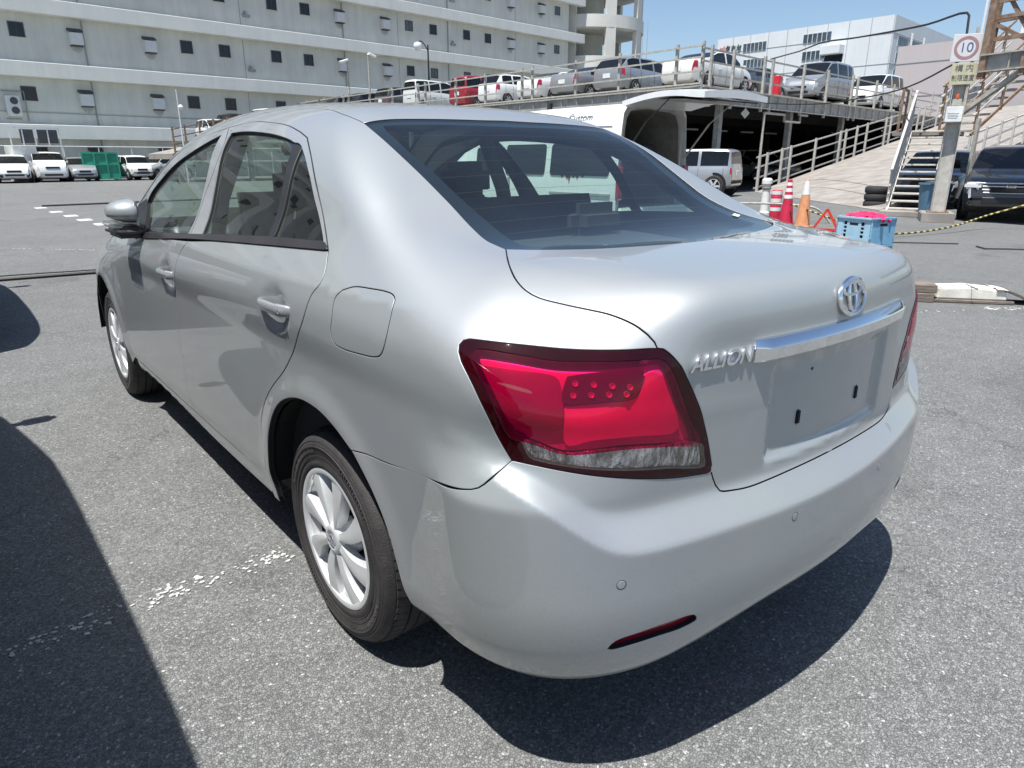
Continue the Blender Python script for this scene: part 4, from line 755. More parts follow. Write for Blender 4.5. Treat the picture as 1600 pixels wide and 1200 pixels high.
def rep(o,kids,loc):
    c=o.copy(); C.objects.link(c); c.location=loc
    for k in kids: d=k.copy(); C.objects.link(d); d.parent=c
    return c
win0=None; vent0=None
def window(x,z,grey=False):
    global win0
    if win0 is None:
        mb=MB(); w,h=.70,.72
        for a,b,c_,d in ((-w/2-.03,0,.06,h+.12),(w/2+.03,0,.06,h+.12),(0,h/2+.03,w,.06),(0,-h/2-.03,w+.12,.06)): mb.box((a,-.012,b),(c_,.05,d))
        f=mb.build('window','vent_cap',fb); mb=MB(); mb.box((0,.004,0),(w,.02,h)); p=mb.build('pane','window_dark',f); mb=MB(); mb.box((0,-.018,0),(.035,.02,h)); q=mb.build('mullion','vent_cap',f); mb=MB(); mb.box((0,-.05,-h/2-.075),(w+.2,.10,.03)); r=mb.build('sill','wall_concrete',f); win0=(f,[p,q,r]); f.location=(x,0,z); return
    c=rep(win0[0],win0[1],(x,0,z))
    if grey:
        for ch in c.children:
            if ch.name.startswith('pane'): ch.data=ch.data.copy(); ch.data.materials[0]=M['window_grey']
def vent(x,z):
    global vent0
    if vent0 is None:
        mb=MB(); mb.prism([(0,.40),(-.42,.32),(-.42,-.38),(0,-.38)],-.36,.36,lambda a,b,c_:(c_,a,b)); f=mb.build('wall_vent','vent_metal',fb,.012)
        mb=MB(); mb.prism([(0,.60),(-.46,.40),(-.46,.365),(0,.42)],-.40,.40,lambda a,b,c_:(c_,a,b)); p=mb.build('vent_hood','vent_cap',f); mb=MB(); mb.prism([(0,-.385),(-.40,-.385),(-.36,-.46),(0,-.46)],-.33,.33,lambda a,b,c_:(c_,a,b)); q=mb.build('vent_grille','vent_cap',f)
        mb=MB(); mb.prism([(-.38,-.4),(.38,-.4),(.33,-.62),(.1,-.85),(-.2,-.7),(-.34,-.55)],-.004,.001,lambda a,b,c_:(a,c_,b)); r=mb.build('vent_shadow','vent_shade',f)  # darker patch below: the vent's small soft shadow put into colour
        vent0=(f,[p,q,r]); f.location=(x,0,z); return
    rep(vent0[0],vent0[1],(x,0,z))
wz=[1.57,5.10,8.68,12.28,15.94,19.5,23.1]; base=[-9.72,-7.04,-3.04,-.25]
rr=random.Random(2)
for fl,z in enumerate(wz):
    for per in range(-4,4):
        for q in (9.76,12.46,16.46,19.20):
            x=q+19.45*(per-0) if per!=0 else q
            if XL+1<x<XR-1 and not(fl==0 and x>12): window(x,z,fl>=2 and x>18 and rr.random()<.55)
        for q in (2.84,7.26):
            x=q+19.45*per+(-.1 if per>0 else 0)
            if XL+1<x<XR-1: vent(x,z-.20)
for fl in range(NF):
    for i,x in enumerate([-25.3,-15.6,-5.5,3.32,13.9,22.5,28.0,33.6,42.4]):
        z0=2.46+.86+(fl-1)*3.58; mb=MB()
        if i%2: mb.tube([(x,-.06,z0),(x,-.06,z0+2.7)],.045,6); mb.build('drain_pipe','pipe_grey',fb)
        else: mb.box((x,-.004,z0+1.35),(.04,.012,2.7)); mb.build('wall_joint','joint_grey',fb)
for x,z in ((14.35,7.55),(14.35,11.2),(34.2,11.3),(34.2,14.9)):
    mb=MB(); mb.box((x,-.08,z),(.55,.14,.16)); mb.lathe([(0,.0),(.09,.0),(.09,.18),(0,.2)],(x-.1,-.12,z+.12),'Z',10); mb.build('duct_outlet','pipe_grey',fb)
mb=MB(); mb.box((-1.25,-.22,4.35),(.75,.36,1.15)); ac=mb.build('air_conditioner','vent_metal',fb,.03)
for z in (4.62,4.08): mb=MB(); mb.lathe([(0,-.02),(.20,-.02),(.21,0),(.21,.02)],(-1.2,-.41,z),'Y',20); mb.build('fan_grille','vent_cap',ac)
mb=MB(); mb.tube([(-1.7,-.08,5.2),(-.55,-.08,5.2),(-.55,-.08,3.5)],.035,6); mb.tube([(-1.7,-.08,3.6),(-.9,-.08,3.6)],.03,6); mb.build('coolant_pipe','pipe_grey',fb)
mb=MB(); mb.tube([(-6,-.05,4.05),(20,-.05,3.95)],.02,5); mb.build('wall_conduit','pipe_grey',fb)
# spiral ramp tower at its end
tx,ty=5+57.2*UX-3.5*-UY,53+57.2*UY+3.6
tw=thing('spiral_ramp_tower','round open-sided concrete ramp tower at the end of the warehouse','tower',(tx,ty,0))
for k in range(6):
    z=2.6+k*4.1; mb=MB(); mb.lathe([(6.2,z),(6.55,z),(6.55,z+1.25),(6.2,z+1.25),(6.2,z)],n=72); mb.build('parapet','tower_concrete',tw)
    mb=MB(); mb.lathe([(0,z-.1),(6.2,z-.1),(6.2,z+.1),(0,z+.1)],n=48); mb.build('floor_slab','wall_concrete',tw)
mb=MB(); mb.lathe([(1.9,0),(1.9,25)],n=24); mb.build('core','wall_concrete',tw)
for k in range(9):
    a=R(-111+40*k); mb=MB(); mb.box((0,0,12.5),(.50,1.15,25)); o=mb.build('column','tower_concrete',tw); o.location=(6.27*math.cos(a),6.27*math.sin(a),0); o.rotation_euler=(0,0,a)
# office block with green letters
ob=thing('office_block','large white panelled office block with ribbon windows and dark green letters','building',(89.8,39.2,0))
cxo=MB(); HH=0
def zat(py,X,Y):
    d=Vector(camo.rotation_euler.to_matrix()@Vector((0,(600-py)/1079.07,-1))); return 0
OZ=17.2
mb=MB(); mb.prism([(0,0),(27*UX,27*UY),(27*UX-2,27*UY+24),(-.6,24)],0,OZ); mb.build('wall','office_wall',ob)
def on_left(y,z,w,h,dx=.0): return (-.025*y-dx,y,z)
for k in range(10): mb=MB(); y=24*k/9.0; mb.box(on_left(min(max(y,.1),23.9),OZ/2,0,0,.01),(.05,.05,OZ)); mb.build('wall_joint','joint_grey',ob)
for z in (OZ-1.9,OZ-5.2,OZ-8.6,OZ-12): mb=MB(); mb.box((0,0,0),(.04,24,.06)); o=mb.build('wall_joint','joint_grey',ob); o.location=(-.31,12,z); o.rotation_euler=(0,0,.025)
for z in (OZ-1.9,OZ-5.2,OZ-8.6,OZ-12): mb=MB(); mb.box((0,0,0),(27,.04,.06)); o=mb.build('wall_joint','joint_grey',ob); o.location=(13.5*UX,13.5*UY-.02,z); o.rotation_euler=(0,0,UA)
def ribbon(parent,c,rz,w,h,n,rows=2):
    mb=MB(); mb.box((0,.03,0),(w,.1,h)); f=mb.build('ribbon_window','frame_white',parent); f.location=c; f.rotation_euler=(0,0,rz)
    pw=w/n
    for i in range(n):
        for r_ in range(rows):
            hh=h*(.36 if r_ else .60); zc=(h*.5-hh/2-.04) if r_ else (-h*.5+hh/2+.04)
            mb=MB(); mb.box((-w/2+pw*(i+.5),-.05,zc),(pw-.12,.06,hh-.08)); mb.build('pane','office_glass',f)
for y,z,w,n in ((9.25,15.82,3.7,6),(17.95,15.68,3.5,6),(9.5,13.8,3.0,5),(17.8,13.65,3.3,6),(17.8,11.75,3.3,6)): ribbon(ob,on_left(y,z,0,0,.02),-R(90)+.025,w,1.12,n)
for z in (14.1,12.1): mb=MB(); mb.box((-.75,6.85,z),(1.3,2.5,1.0)); mb.build('balcony','office_wall',ob,.03); mb=MB(); mb.box((-.2,6.85,z-1.0),(.06,2.3,1.0)); mb.build('balcony_recess','window_dark',ob)
for s in (3.5,8.1,14.5):
    for z in (14.65,12.8,11.0): ribbon(ob,(s*UX,s*UY-.03,z),UA,3.6,1.15,5,2); mb=MB(); mb.box((0,0,0),(.9,.4,.5)); o=mb.build('air_conditioner','vent_metal',ob,.03); o.location=((s+1.3)*UX,(s+1.3)*UY-.25,z-.85)
for s in (5.85,10.6): mb=MB(); mb.tube([(0,0,0),(0,0,OZ-1.4)],.14,8); o=mb.build('downpipe','frame_white',ob); o.location=(s*UX,s*UY-.25,0)
text('letters','タカセ',.88,'sign_green',ob,(-.62,21.2,15.8),(R(90),0,-R(90)+.02),.06)
mb=MB(); mb.prism([(0,0),(.45,.35),(.9,.1),(.75,.55),(1.1,.9),(.5,.8),(.2,1.1),(.1,.6)],-.04,.04,lambda a,b,c_:(c_,a,b)); o=mb.build('letter_emblem','sign_pink',ob); o.location=(-.66,22.4,15.3); o.scale=(.9,.9,.9)
# pinkish building behind the stairs, small white block far behind
pk=thing('pink_building','plain pinkish grey building between the office block and the speed sign','building',(62,26.2,0),-R(90))
mb=MB(); mb.box((14,8,4.95),(28,16,9.9)); mb.build('wall','pink_wall',pk)
for z in (3.4,6.1,8.6): mb=MB(); mb.box((14,-.01,z),(28,.04,.05)); mb.build('wall_joint','joint_grey',pk)
mb=MB(); mb.box((5.6,-.01,6.0),(3.2,.10,1.0)); o=mb.build('window','window_grey',pk)
for q in (-1.1,0,1.1): mb=MB(); mb.box((5.6+q,-.06,6.0),(.08,.06,1.0)); mb.build('mullion','pipe_grey',o)
mb=MB(); mb.box((9.5,6,10.6),(5.0,3,1.4)); mb.build('roof_plant','frame_white',pk,.03)
sw=thing('small_white_block','small bright white block far off between ramp tower and office block','building',(97,84.5,0),UA)
mb=MB(); mb.box((3.5,4,8.4),(7,8,16.8)); mb.build('wall','office_wall',sw)
mb=MB(); mb.box((4.6,-.03,15.2),(1.5,.12,1.3)); mb.build('window','window_dark',sw)
for q,h in ((6.8,5.5),(8.2,8.0)): mb=MB(); mb.tube([(q,4,16.8),(q,4,16.8+h)],[.09,.03],6); mb.build('aerial','pipe_grey',sw)
for nm,lb,x,y,h,r_ in (('radio_mast','very thin white mast rising into the sky left of the speed sign','%s',0,0,0),):
    mb=MB(); mb.tube([(0,0,0),(0,0,46)],[.28,.06],8); o=mb.build('radio_mast','frame_white',loc=(119,40,0)); tag(o,lb,'mast')
# ================================================================== steel parking deck, ramp, stairs, sign post
mat('steel_pale',(.40,.385,.345),rough=.6,var=.25,scale=9); mat('steel_white',(.52,.51,.48),rough=.55,var=.18,scale=7,col2=(.40,.37,.33)); mat('steel_rust',(.30,.235,.18),rough=.8,col2=(.17,.085,.045),scale=6,var=.3)
mat('deck_plate',(.22,.215,.20),rough=.85,var=.25,scale=2); mat('deck_shade',(.035,.034,.036),rough=.9,var=.3); mat('beam_grey',(.30,.30,.285),rough=.6,var=.25,scale=4)  # darkest tone: shade under deck and gantry put into the colour
mat('ramp_concrete',(.275,.25,.225),rough=.9,var=.22,scale=1.6,bump=.2,bscale=30); mat('ramp_edge',(.36,.33,.30),rough=.85,var=.2)
UV=Vector((UX,UY,0)); VV=Vector((0,1,0)); DC=Vector((20,14.3,0)); ZD=3.72
def onU(s,z=0,off=0): return DC+UV*s+Vector((-UY,UX,0))*off+Vector((0,0,z))
dk=thing('parking_deck','two-level steel parking deck with cars on top, dark underneath','parking deck')
P=[DC,DC+UV*42,DC+UV*42+Vector((0,24,0)),DC+Vector((3,33.5,0)),DC+Vector((0,33.5,0))]
mb=MB(); mb.prism([(p.x,p.y) for p in P],ZD-.16,ZD); mb.build('deck_plate','deck_plate',dk)
def fascia(a,b,nm='edge_beam',z=ZD-.32):
    a=Vector(a); b=Vector(b); d=(b-a); L=d.length; d.normalize(); n=Vector((d.y,-d.x,0))
    A=a+n*.03; B=b+n*.03; mb=MB(); mb.bar(A+Vector((0,0,z)),B+Vector((0,0,z)),.10,.52); o=mb.build(nm,'beam_grey',dk)
    for dz in (.25,-.25): mb=MB(); mb.bar(A+n*.06+Vector((0,0,z+dz)),B+n*.06+Vector((0,0,z+dz)),.16,.03); mb.build('beam_flange','steel_pale',o)
    for i in range(int(L/.9)):
        p=A+d*(.45+.9*i)+n*.055; mb=MB(); mb.bar(p+Vector((0,0,z-.24)),p+Vector((0,0,z+.24)),.02,.10,up=(n.x,n.y,0)); mb.build('beam_stiffener','steel_pale',o)
fascia(DC+Vector((0,33.4,0)),DC); fascia(DC,DC+UV*42)
def railing(name,pts,label,zrails,top=5.10,bottomz=3.1,parent=None,posts=None,m='steel_pale',w=.10,slope=None,cat='railing',rw=.055):
    """posts and rails along a line; pts two ends; posts list of distances"""
    a,b=Vector(pts[0]),Vector(pts[1]); d=b-a; L=Vector((d.x,d.y,0)).length; dd=Vector((d.x,d.y,0))/L; n=Vector((dd.y,-dd.x,0)); sl=d.z/L
    t=thing(name,label,cat,tuple(a))
    for s in posts:
        p=dd*s+n*.10; z=sl*s; mb=MB(); mb.bar(p+Vector((0,0,bottomz+z)),p+Vector((0,0,top+z)),w,w*.9,up=(n.x,n.y,0)); mb.build('post',m,t)
    for zr in zrails:
        mb=MB(); mb.bar(Vector((0,0,zr))+n*.02,dd*L+Vector((0,0,zr+sl*L))+n*.02,rw,rw); mb.build('rail',m,t)
    return t
railing('deck_railing',(DC,DC+Vector((0,33.4,0))),'pale steel railing along the left edge of the upper parking deck',(4.96,4.60,4.16,3.77),posts=[.05,1.15,3.86,6.24,8.95,9.66,12.36,14.8,17.6,18.3,21.05,23.7,26.4,27.1,29.8,32.5])
railing('deck_railing',(DC,DC+UV*42),'pale steel railing along the front edge of the upper parking deck, above the ramp',(4.88,4.48,4.08,3.70),top=5.0,bottomz=3.02,posts=[.45,2.0,4.42,5.1,7.99,10.5,13.4,14.08,16.6,19.2,22,23,26,29,32])
fr_=thing('far_ramp','far concrete ramp rising to the deck before the warehouse, left of the car roof','ramp')
mb=MB(); mb.prism([(9.6,1.55),(20.0,3.7),(20.0,3.4),(9.6,1.25)],41.6,47,lambda a,b,c_:(a,c_,b)); mb.build('ramp_slab','ramp_concrete',fr_)
for q in (10,14,18): mb=MB(); mb.bar((q,41.9,0),(q,41.9,1.5+.2*(q-9.6)),.25); mb.build('ramp_column','beam_grey',fr_)
railing('ramp_railing',(Vector((9.7,41.6,1.55)),Vector((20,41.6,3.7))),'brownish steel railing of the far ramp at the left of the car roof',(1.25,.85,.45,.08),top=1.38,bottomz=-.3,posts=[.05,.7,1.5,2.3,3.1,3.8,4.6,6,7.4,8.8],m='steel_rust',w=.09,rw=.06)
for s in (2.5,8.6,14.5,21,27,33):
    for off in (.6,7.5,14.5):
        mb=MB(); p=onU(s,0,off); mb.bar(p,p+Vector((0,0,ZD-.5)),.22,.22); mb.build('deck_column','beam_grey' if off<1 else 'deck_shade',dk)  # inner columns get the dark tone that paints in the shade
for y in (4,9,14.5,20,26): mb=MB(); p=DC+Vector((.6,y,0)); mb.bar(p,p+Vector((0,0,ZD-.5)),.2,.2); mb.build('deck_column','beam_grey',dk)
for off in (3.5,7.5,11.5,16,20): mb=MB(); mb.bar(onU(.5,ZD-.42,off),onU(41,ZD-.42,off),.18,.42); mb.build('deck_joist','deck_shade',dk)
mb=MB(); mb.bar(onU(1,1.7,23),onU(41,1.7,23),.2,3.4); mb.build('back_shade_wall','deck_shade',dk); mb=MB(); mb.bar(onU(41,1.7,1.5),onU(41,1.7,23),.2,3.4); mb.build('side_shade_wall','deck_shade',dk)  # added walls closing the far sides so the space below stays dark
mb=MB(); mb.prism([(p.x,p.y) for p in (onU(1,0,1.0),onU(41,0,1.0),onU(41,0,23),onU(1,0,23))],.002,.006); mb.build('shade_floor','deck_shade',dk)  # dark sheet on the ground: shade below the deck painted in
mb=MB(); mb.tube([onU(4.75,3.0,-.1),onU(6.6,3.0,-.1),onU(6.6,2.75,-.1),onU(8.1,2.75,-.1),onU(8.1,3.05,-.1),onU(8.8,3.05,-.1)],.05,8); mb.tube([onU(4.75,0,-.12),onU(4.75,3.0,-.12)],.05,8); mb.build('drain_pipe','steel_pale',dk)
for i in range(5): mb=MB(); mb.box(onU(8+3.1*i,2.75,7),(1.2,.1,.08)); mb.build('deck_lamp','white_plastic',dk)
# ramp
rp=thing('concrete_ramp','sloping concrete ramp climbing to the right beside the parking deck','ramp')
V=[];Fc=[]; n=20
for i in range(n+1):
    u=i/n; l=onU(4.2+34*u,0,-.35); r_=Vector((17.6,6.6,0))+UV*(40*u); l.z=.01+4.7*u; r_.z=.01+4.9*u
    for k in range(9): q=l.lerp(r_,k/8); V.append(tuple(q))
for i in range(n): Fc+=[(i*9+k,i*9+k+1,(i+1)*9+k+1,(i+1)*9+k) for k in range(8)]
mobj('ramp_slab',V,Fc,'ramp_concrete',rp)
mb=MB()
for i in range(n):
    a=Vector(V[i*9+8]); b=Vector(V[(i+1)*9+8]); mb.add([a,b,(b.x,b.y,0),(a.x,a.y,0)],[(0,1,2,3)]); a=Vector(V[i*9]); b=Vector(V[(i+1)*9]); mb.add([a,b,(b.x,b.y,b.z-.35),(a.x,a.y,max(-.02,a.z-.35))],[(0,1,2,3)])
mb.build('ramp_side','ramp_edge',rp)
a=onU(4.3,0,-.2); b=onU(38,4.66,-.2)
railing('ramp_railing',(a,b),'pale tubular railing rising along the far side of the concrete ramp',(1.32,.93,.52,.14),top=1.42,bottomz=-.1,posts=[.1,.75,2.05,2.85,5.3,8.0,8.65,10.0,11.3,13.9,14.6,16.7,19,20,22.5,25],w=.09,m='steel_white')
b0=Vector((17.6,6.6,0))+UV*7.0; b1=Vector((17.6,6.6,0))+UV*34; b0.z=.86; b1.z=4.2
railing('ramp_railing',(b0,b1),'white railing on the near side of the ramp, seen behind the stairs and column',(1.1,.75,.4),top=1.2,bottomz=0,posts=[.1,2,4,6,8,10,12,14,16,18,20],w=.08,m='steel_white')
# stairs
st=thing('steel_staircase','open-tread steel staircase with pale handrails at the foot of the ramp','staircase',(16.55,5.50,0),R(17))
NS=12; rs,rn=.165,.24
for i in range(NS):
    mb=MB(); mb.box((rn*i,0,rs*(i+1)-.02),(.26,.84,.04)); mb.build('tread','steel_white',st,.006)
    pass
for s in (-1,1):
    mb=MB(); mb.bar((-.12,s*.44,-.02),(rn*(NS-1)+.1,s*.44,rs*NS-.10),.05,.22); mb.build('stringer','steel_white',st)
    mb=MB(); mb.bar((-.12,s*.465,1.02),(rn*(NS-1)+.15,s*.465,rs*NS+.98),.055,.06); mb.build('handrail','steel_white',st)
    for h in (.30,.48,.66,.84): mb=MB(); mb.bar((-.05,s*.465,h),(rn*(NS-1)+.1,s*.465,rs*NS-.04+h),.028,.028); mb.build('mid_rail','steel_white',st)
    for i in (0,4,8,11): mb=MB(); mb.bar((rn*i,s*.465,rs*i),(rn*i,s*.465,rs*i+1.1),.05,.05); mb.build('rail_post','steel_white',st)
mb=MB(); mb.box((rn*NS+.7,.1,rs*NS-.06),(1.5,1.6,.1)); mb.build('landing','deck_plate',st)
mb=MB(); mb.box((-.25,0,.06),(.8,1.1,.12)); mb.build('foot_block','ramp_concrete',st,.01)
for q in (rn*NS+.1,rn*NS+1.3): mb=MB(); mb.bar((q,.8,rs*NS-.05),(q,.8,rs*NS+1.1),.06,.06); mb.build('rail_post','steel_rust',st)
for h in (.4,.75,1.08): mb=MB(); mb.bar((rn*NS+.1,.8,rs*NS+h),(rn*NS+1.3,.8,rs*NS+h),.05,.05); mb.build('landing_rail','steel_rust',st)
for q in (.95,1.7): mb=MB(); mb.bar((q,-.45,0),(q,-.45,rs*q/rn),.09,.09); mb.build('stair_prop','steel_pale',st)
# second flight climbing on behind the sign column
s2=thing('upper_stair_flight','upper flight of rusty steel stairs rising right behind the sign column','staircase',(19.3,5.75,1.95),R(-20))
for i in range(8): mb=MB(); mb.box((.25*i,0,.2*i),(.27,.9,.04)); mb.build('tread','steel_pale',s2)
for s in (-1,1):
    for h,mm in ((-.1,'steel_rust'),(.35,'steel_white'),(.6,'steel_white'),(.85,'steel_white'),(1.1,'steel_rust')): mb=MB(); mb.bar((-.1,s*.5,h),(2.0,s*.5,1.65+h),.05,.07 if h<0 else .04); mb.build('stair_rail' if h>0 else 'stringer',mm,s2)
    for i in (0,3,7): mb=MB(); mb.bar((.25*i,s*.5,.2*i-.1),(.25*i,s*.5,.2*i+1.12),.05,.05); mb.build('rail_post','steel_rust',s2)
# column with the sign, steel gantry on the right
cl_=thing('sign_column','pale square steel column on a concrete foot carrying the speed sign','column',(15.30,4.42,0),R(25))
mb=MB(); mb.box((0,0,.09),(1.0,.62,.20)); mb.build('concrete_foot','ramp_concrete',cl_,.015,seg=2)
mb=MB(); mb.box((-.09,-.13,1.55),(.20,.012,2.75)); mb.box((-.09,.13,1.55),(.20,.012,2.75)); mb.box((-.09,0,1.55),(.010,.26,2.75)); mb.build('column_shaft','steel_white',cl_)
mb=MB(); mb.box((-.09,0,.205),(.36,.40,.02)); mb.build('base_plate','steel_rust',cl_)
for s in (-.15,.15): mb=MB(); mb.lathe([(0,.03),(.02,.03),(.02,0)],(-.2,s,.215),n=6); mb.build('anchor_bolt','steel_rust',cl_)
ga=thing('steel_gantry','rusty steel walkway with truss railing overhead at the right edge','gantry',(15.17,3.93,0),R(-105))
GZ=3.06
mb=MB(); mb.bar((-.1,0,GZ),(8,0,GZ),.14,.30); mb.build('edge_beam','beam_grey',ga)
for dz in (.15,-.15): mb=MB(); mb.bar((-.1,-.04,GZ+dz),(8,-.04,GZ+dz),.22,.025); mb.build('beam_flange','steel_pale',ga)
for i in range(9): mb=MB(); mb.bar((.45+.8*i,-.07,GZ-.14),(.45+.8*i,-.07,GZ+.14),.02,.08,up=(0,1,0)); mb.build('beam_stiffener','steel_pale',ga)
mb=MB(); mb.box((4,3.05,GZ+.13),(8.2,6.0,.06)); mb.build('walkway_floor','deck_shade',ga)
for z in (GZ+.42,GZ+.80,GZ+1.10,GZ+1.42): mb=MB(); mb.bar((.0,-.02,z),(8,-.02,z),.06,.10 if z in(GZ+1.10,) else .07); mb.build('rail','steel_rust' if z<GZ+1.2 else 'steel_white',ga)
for i,x in enumerate((-.06,.72,1.55,2.4,3.3,4.2)): mb=MB(); mb.bar((x,-.08,GZ-.28),(x,-.08,GZ+1.95 if i==0 else GZ+1.5),.13 if i==0 else .09,.09); mb.build('rail_post','steel_rust',ga)
for i in range(5): mb=MB(); mb.bar((.0+.84*i,.02,GZ+1.35),(.78+.84*i,.02,GZ+.25),.06,.06); mb.build('truss_diagonal','steel_rust',ga)
mb=MB(); mb.bar((-.62,.9,GZ-.1),(-.62,.9,GZ+1.62),.12,.09); mb.bar((-.62,.9,GZ+1.55),(2.2,.9,GZ+1.6),.07,.07); mb.bar((-.62,.9,GZ+.9),(2.2,.9,GZ+.95),.07,.07); mb.bar((-.62,.9,GZ+1.5),(.5,.9,GZ+.9),.07,.07); mb.bar((-.62,.9,GZ+.85),(.6,.9,GZ+.2),.07,.07); mb.bar((.75,.9,GZ+.1),(.75,.9,GZ+1.6),.12,.09); mb.build('corner_post','steel_rust',ga)
mb=MB(); mb.bar((-.70,1.1,0),(-.70,1.1,GZ-.95),.07,.07); mb.build('post_leg','steel_pale',ga)
mb=MB(); mb.bar((-.6,0,GZ-1.05),(.65,0,GZ-.2),.12,.08); mb.build('knee_brace','steel_pale',ga)
for x,y in ((1.3,1.6),(1.75,3.2),(3.4,1.2),(4.6,3.6)): mb=MB(); mb.bar((x,y,0),(x,y,GZ),.17,.17); mb.build('leg_column','beam_grey' if x<1.5 else 'deck_shade',ga); mb=MB(); mb.bar((x,y,GZ-.9),(x+.7,y,GZ-.1),.08,.08); mb.build('knee_brace','deck_shade',ga)  # rear legs and braces darker: gantry shade painted into them
for z in (GZ+.42,GZ+.9,GZ+1.42): mb=MB(); mb.bar((.0,6.0,z),(8,6.0,z),.06,.07); mb.build('rail','steel_rust',ga)
for x in (.2,1.7,3.2,4.7): mb=MB(); mb.bar((x,6.0,GZ),(x,6.0,GZ+1.5),.09,.09); mb.build('rail_post','steel_rust',ga)
# speed sign
mat('sign_white',(.62,.62,.62),rough=.5,var=.05); mat('sign_yellow',(.50,.48,.33),rough=.6,var=.1); mat('sign_red',(.36,.20,.21),rough=.6,var=.12); mat('sign_ink',(.09,.12,.26),rough=.6); mat('sign_ink_dark',(.10,.10,.11),rough=.6)
sg=thing('speed_sign','white board with red ring and 10 over a yellow Japanese plate','sign',(15.10,4.36,0),R(-62))
mb=MB(); mb.box((0,0,3.38),(.50,.02,.50)); mb.build('white_board','sign_white',sg,.004)
mb=MB(); n=48; mb.lathe([(.160,-.014),(.212,-.014),(.212,-.0101),(.160,-.0101),(.160,-.014)],(0,0,3.38),'Y',48); mb.build('red_ring','sign_red',sg)
text('number','10',.25,'sign_ink',sg,(0,-.012,3.38),(R(90),0,0),.002)
mb=MB(); mb.box((.03,.006,2.905),(.44,.02,.40)); mb.build('yellow_board','sign_yellow',sg,.004)
text('upper_text','構 内',.145,'sign_ink_dark',sg,(.03,-.006,3.00),(R(90),0,0),.002); text('lower_text','制限速度',.125,'sign_ink_dark',sg,(.03,-.006,2.82),(R(90),0,0),.002,xs=.8)
mb=MB(); mb.bar((.15,.04,2.2),(.15,.04,3.75),.05,.05); mb.build('sign_bracket','steel_pale',sg)
wb=thing('white_control_box','small white box with orange lamp fixed to the sign column','control box',(15.06,4.36,2.14),R(-59.5))
mb=MB(); mb.box((0,0,0),(.30,.16,.30)); mb.build('housing','white_plastic',wb,.012,seg=2)
mat('lamp_orange',(.50,.11,.03),rough=.35); mat('print_grey',(.35,.36,.37),rough=.6)
mb=MB(); mb.lathe([(0,.09),(.025,.09),(.038,.05),(.038,0)],(.02,.0,.30),n=16); mb.build('orange_lamp','lamp_orange',wb); mb=MB(); mb.box((.02,.02,.23),(.16,.1,.13)); mb.build('lamp_base','steel_pale',wb)
for i in range(4): mb=MB(); mb.box((-.02,-.082,.02-.03*i),(.20-.03*(i%2),.004,.008)); mb.build('printed_line','print_grey',wb)
# ================================================================== other vehicles
SPEC=dict(
 sedan=dict(L=4.6,W=1.72,top=[(0,.62),(.005,.84),(.02,1.04),(.05,1.08),(.16,1.10),(.20,1.13),(.35,1.41),(.44,1.46),(.56,1.465),(.63,1.43),(.77,1.0),(.81,.97),(.93,.84),(.985,.70),(1,.52)],belt=[(0,.98),(.3,.98),(.77,.90),(1,.66)],glass=(.22,.72),pil=(.475,),ws=(.63,.765),rw=(.205,.345),ax=(.20,.80)),
 wagon=dict(L=4.6,W=1.74,top=[(0,.62),(.004,.88),(.015,1.06),(.10,1.42),(.17,1.50),(.45,1.52),(.60,1.47),(.76,1.02),(.80,.98),(.93,.86),(.985,.72),(1,.52)],belt=[(0,1.02),(.3,1.0),(.77,.92),(1,.68)],glass=(.09,.72),pil=(.27,.47),ws=(.61,.755),rw=(.018,.10),ax=(.19,.80)),
 hatch=dict(L=3.9,W=1.69,top=[(0,.60),(.004,.90),(.012,1.05),(.08,1.42),(.14,1.50),(.48,1.53),(.62,1.46),(.81,1.03),(.85,.99),(.95,.84),(.985,.70),(1,.52)],belt=[(0,1.0),(.4,.98),(.80,.92),(1,.68)],glass=(.10,.76),pil=(.27,.48),ws=(.63,.805),rw=(.016,.085),ax=(.17,.81)),
 mpv=dict(L=4.75,W=1.78,top=[(0,.62),(.003,1.0),(.01,1.2),(.03,1.72),(.07,1.84),(.2,1.88),(.56,1.87),(.66,1.80),(.84,1.18),(.88,1.09),(.96,.95),(.99,.76),(1,.55)],belt=[(0,1.10),(.4,1.08),(.84,1.02),(1,.75)],glass=(.04,.80),pil=(.26,.52),ws=(.665,.835),rw=(.012,.032),ax=(.17,.82)),
 suv=dict(L=4.7,W=1.86,top=[(0,.70),(.004,1.05),(.012,1.18),(.06,1.72),(.10,1.80),(.5,1.82),(.62,1.76),(.75,1.28),(.79,1.22),(.94,1.12),(.985,.95),(1,.66)],belt=[(0,1.16),(.4,1.13),(.75,1.10),(1,.88)],glass=(.08,.72),pil=(.24,.46),ws=(.63,.745),rw=(.014,.06),ax=(.18,.80)),
 kei=dict(L=3.4,W=1.48,top=[(0,.60),(.004,1.0),(.012,1.15),(.03,1.70),(.06,1.76),(.2,1.78),(.66,1.76),(.74,1.68),(.84,1.18),(.87,1.10),(.96,.98),(.99,.78),(1,.52)],belt=[(0,1.08),(.4,1.06),(.84,1.0),(1,.75)],glass=(.04,.80),pil=(.28,.52),ws=(.745,.835),rw=(.014,.030),ax=(.14,.84)))
wheel_cache={}
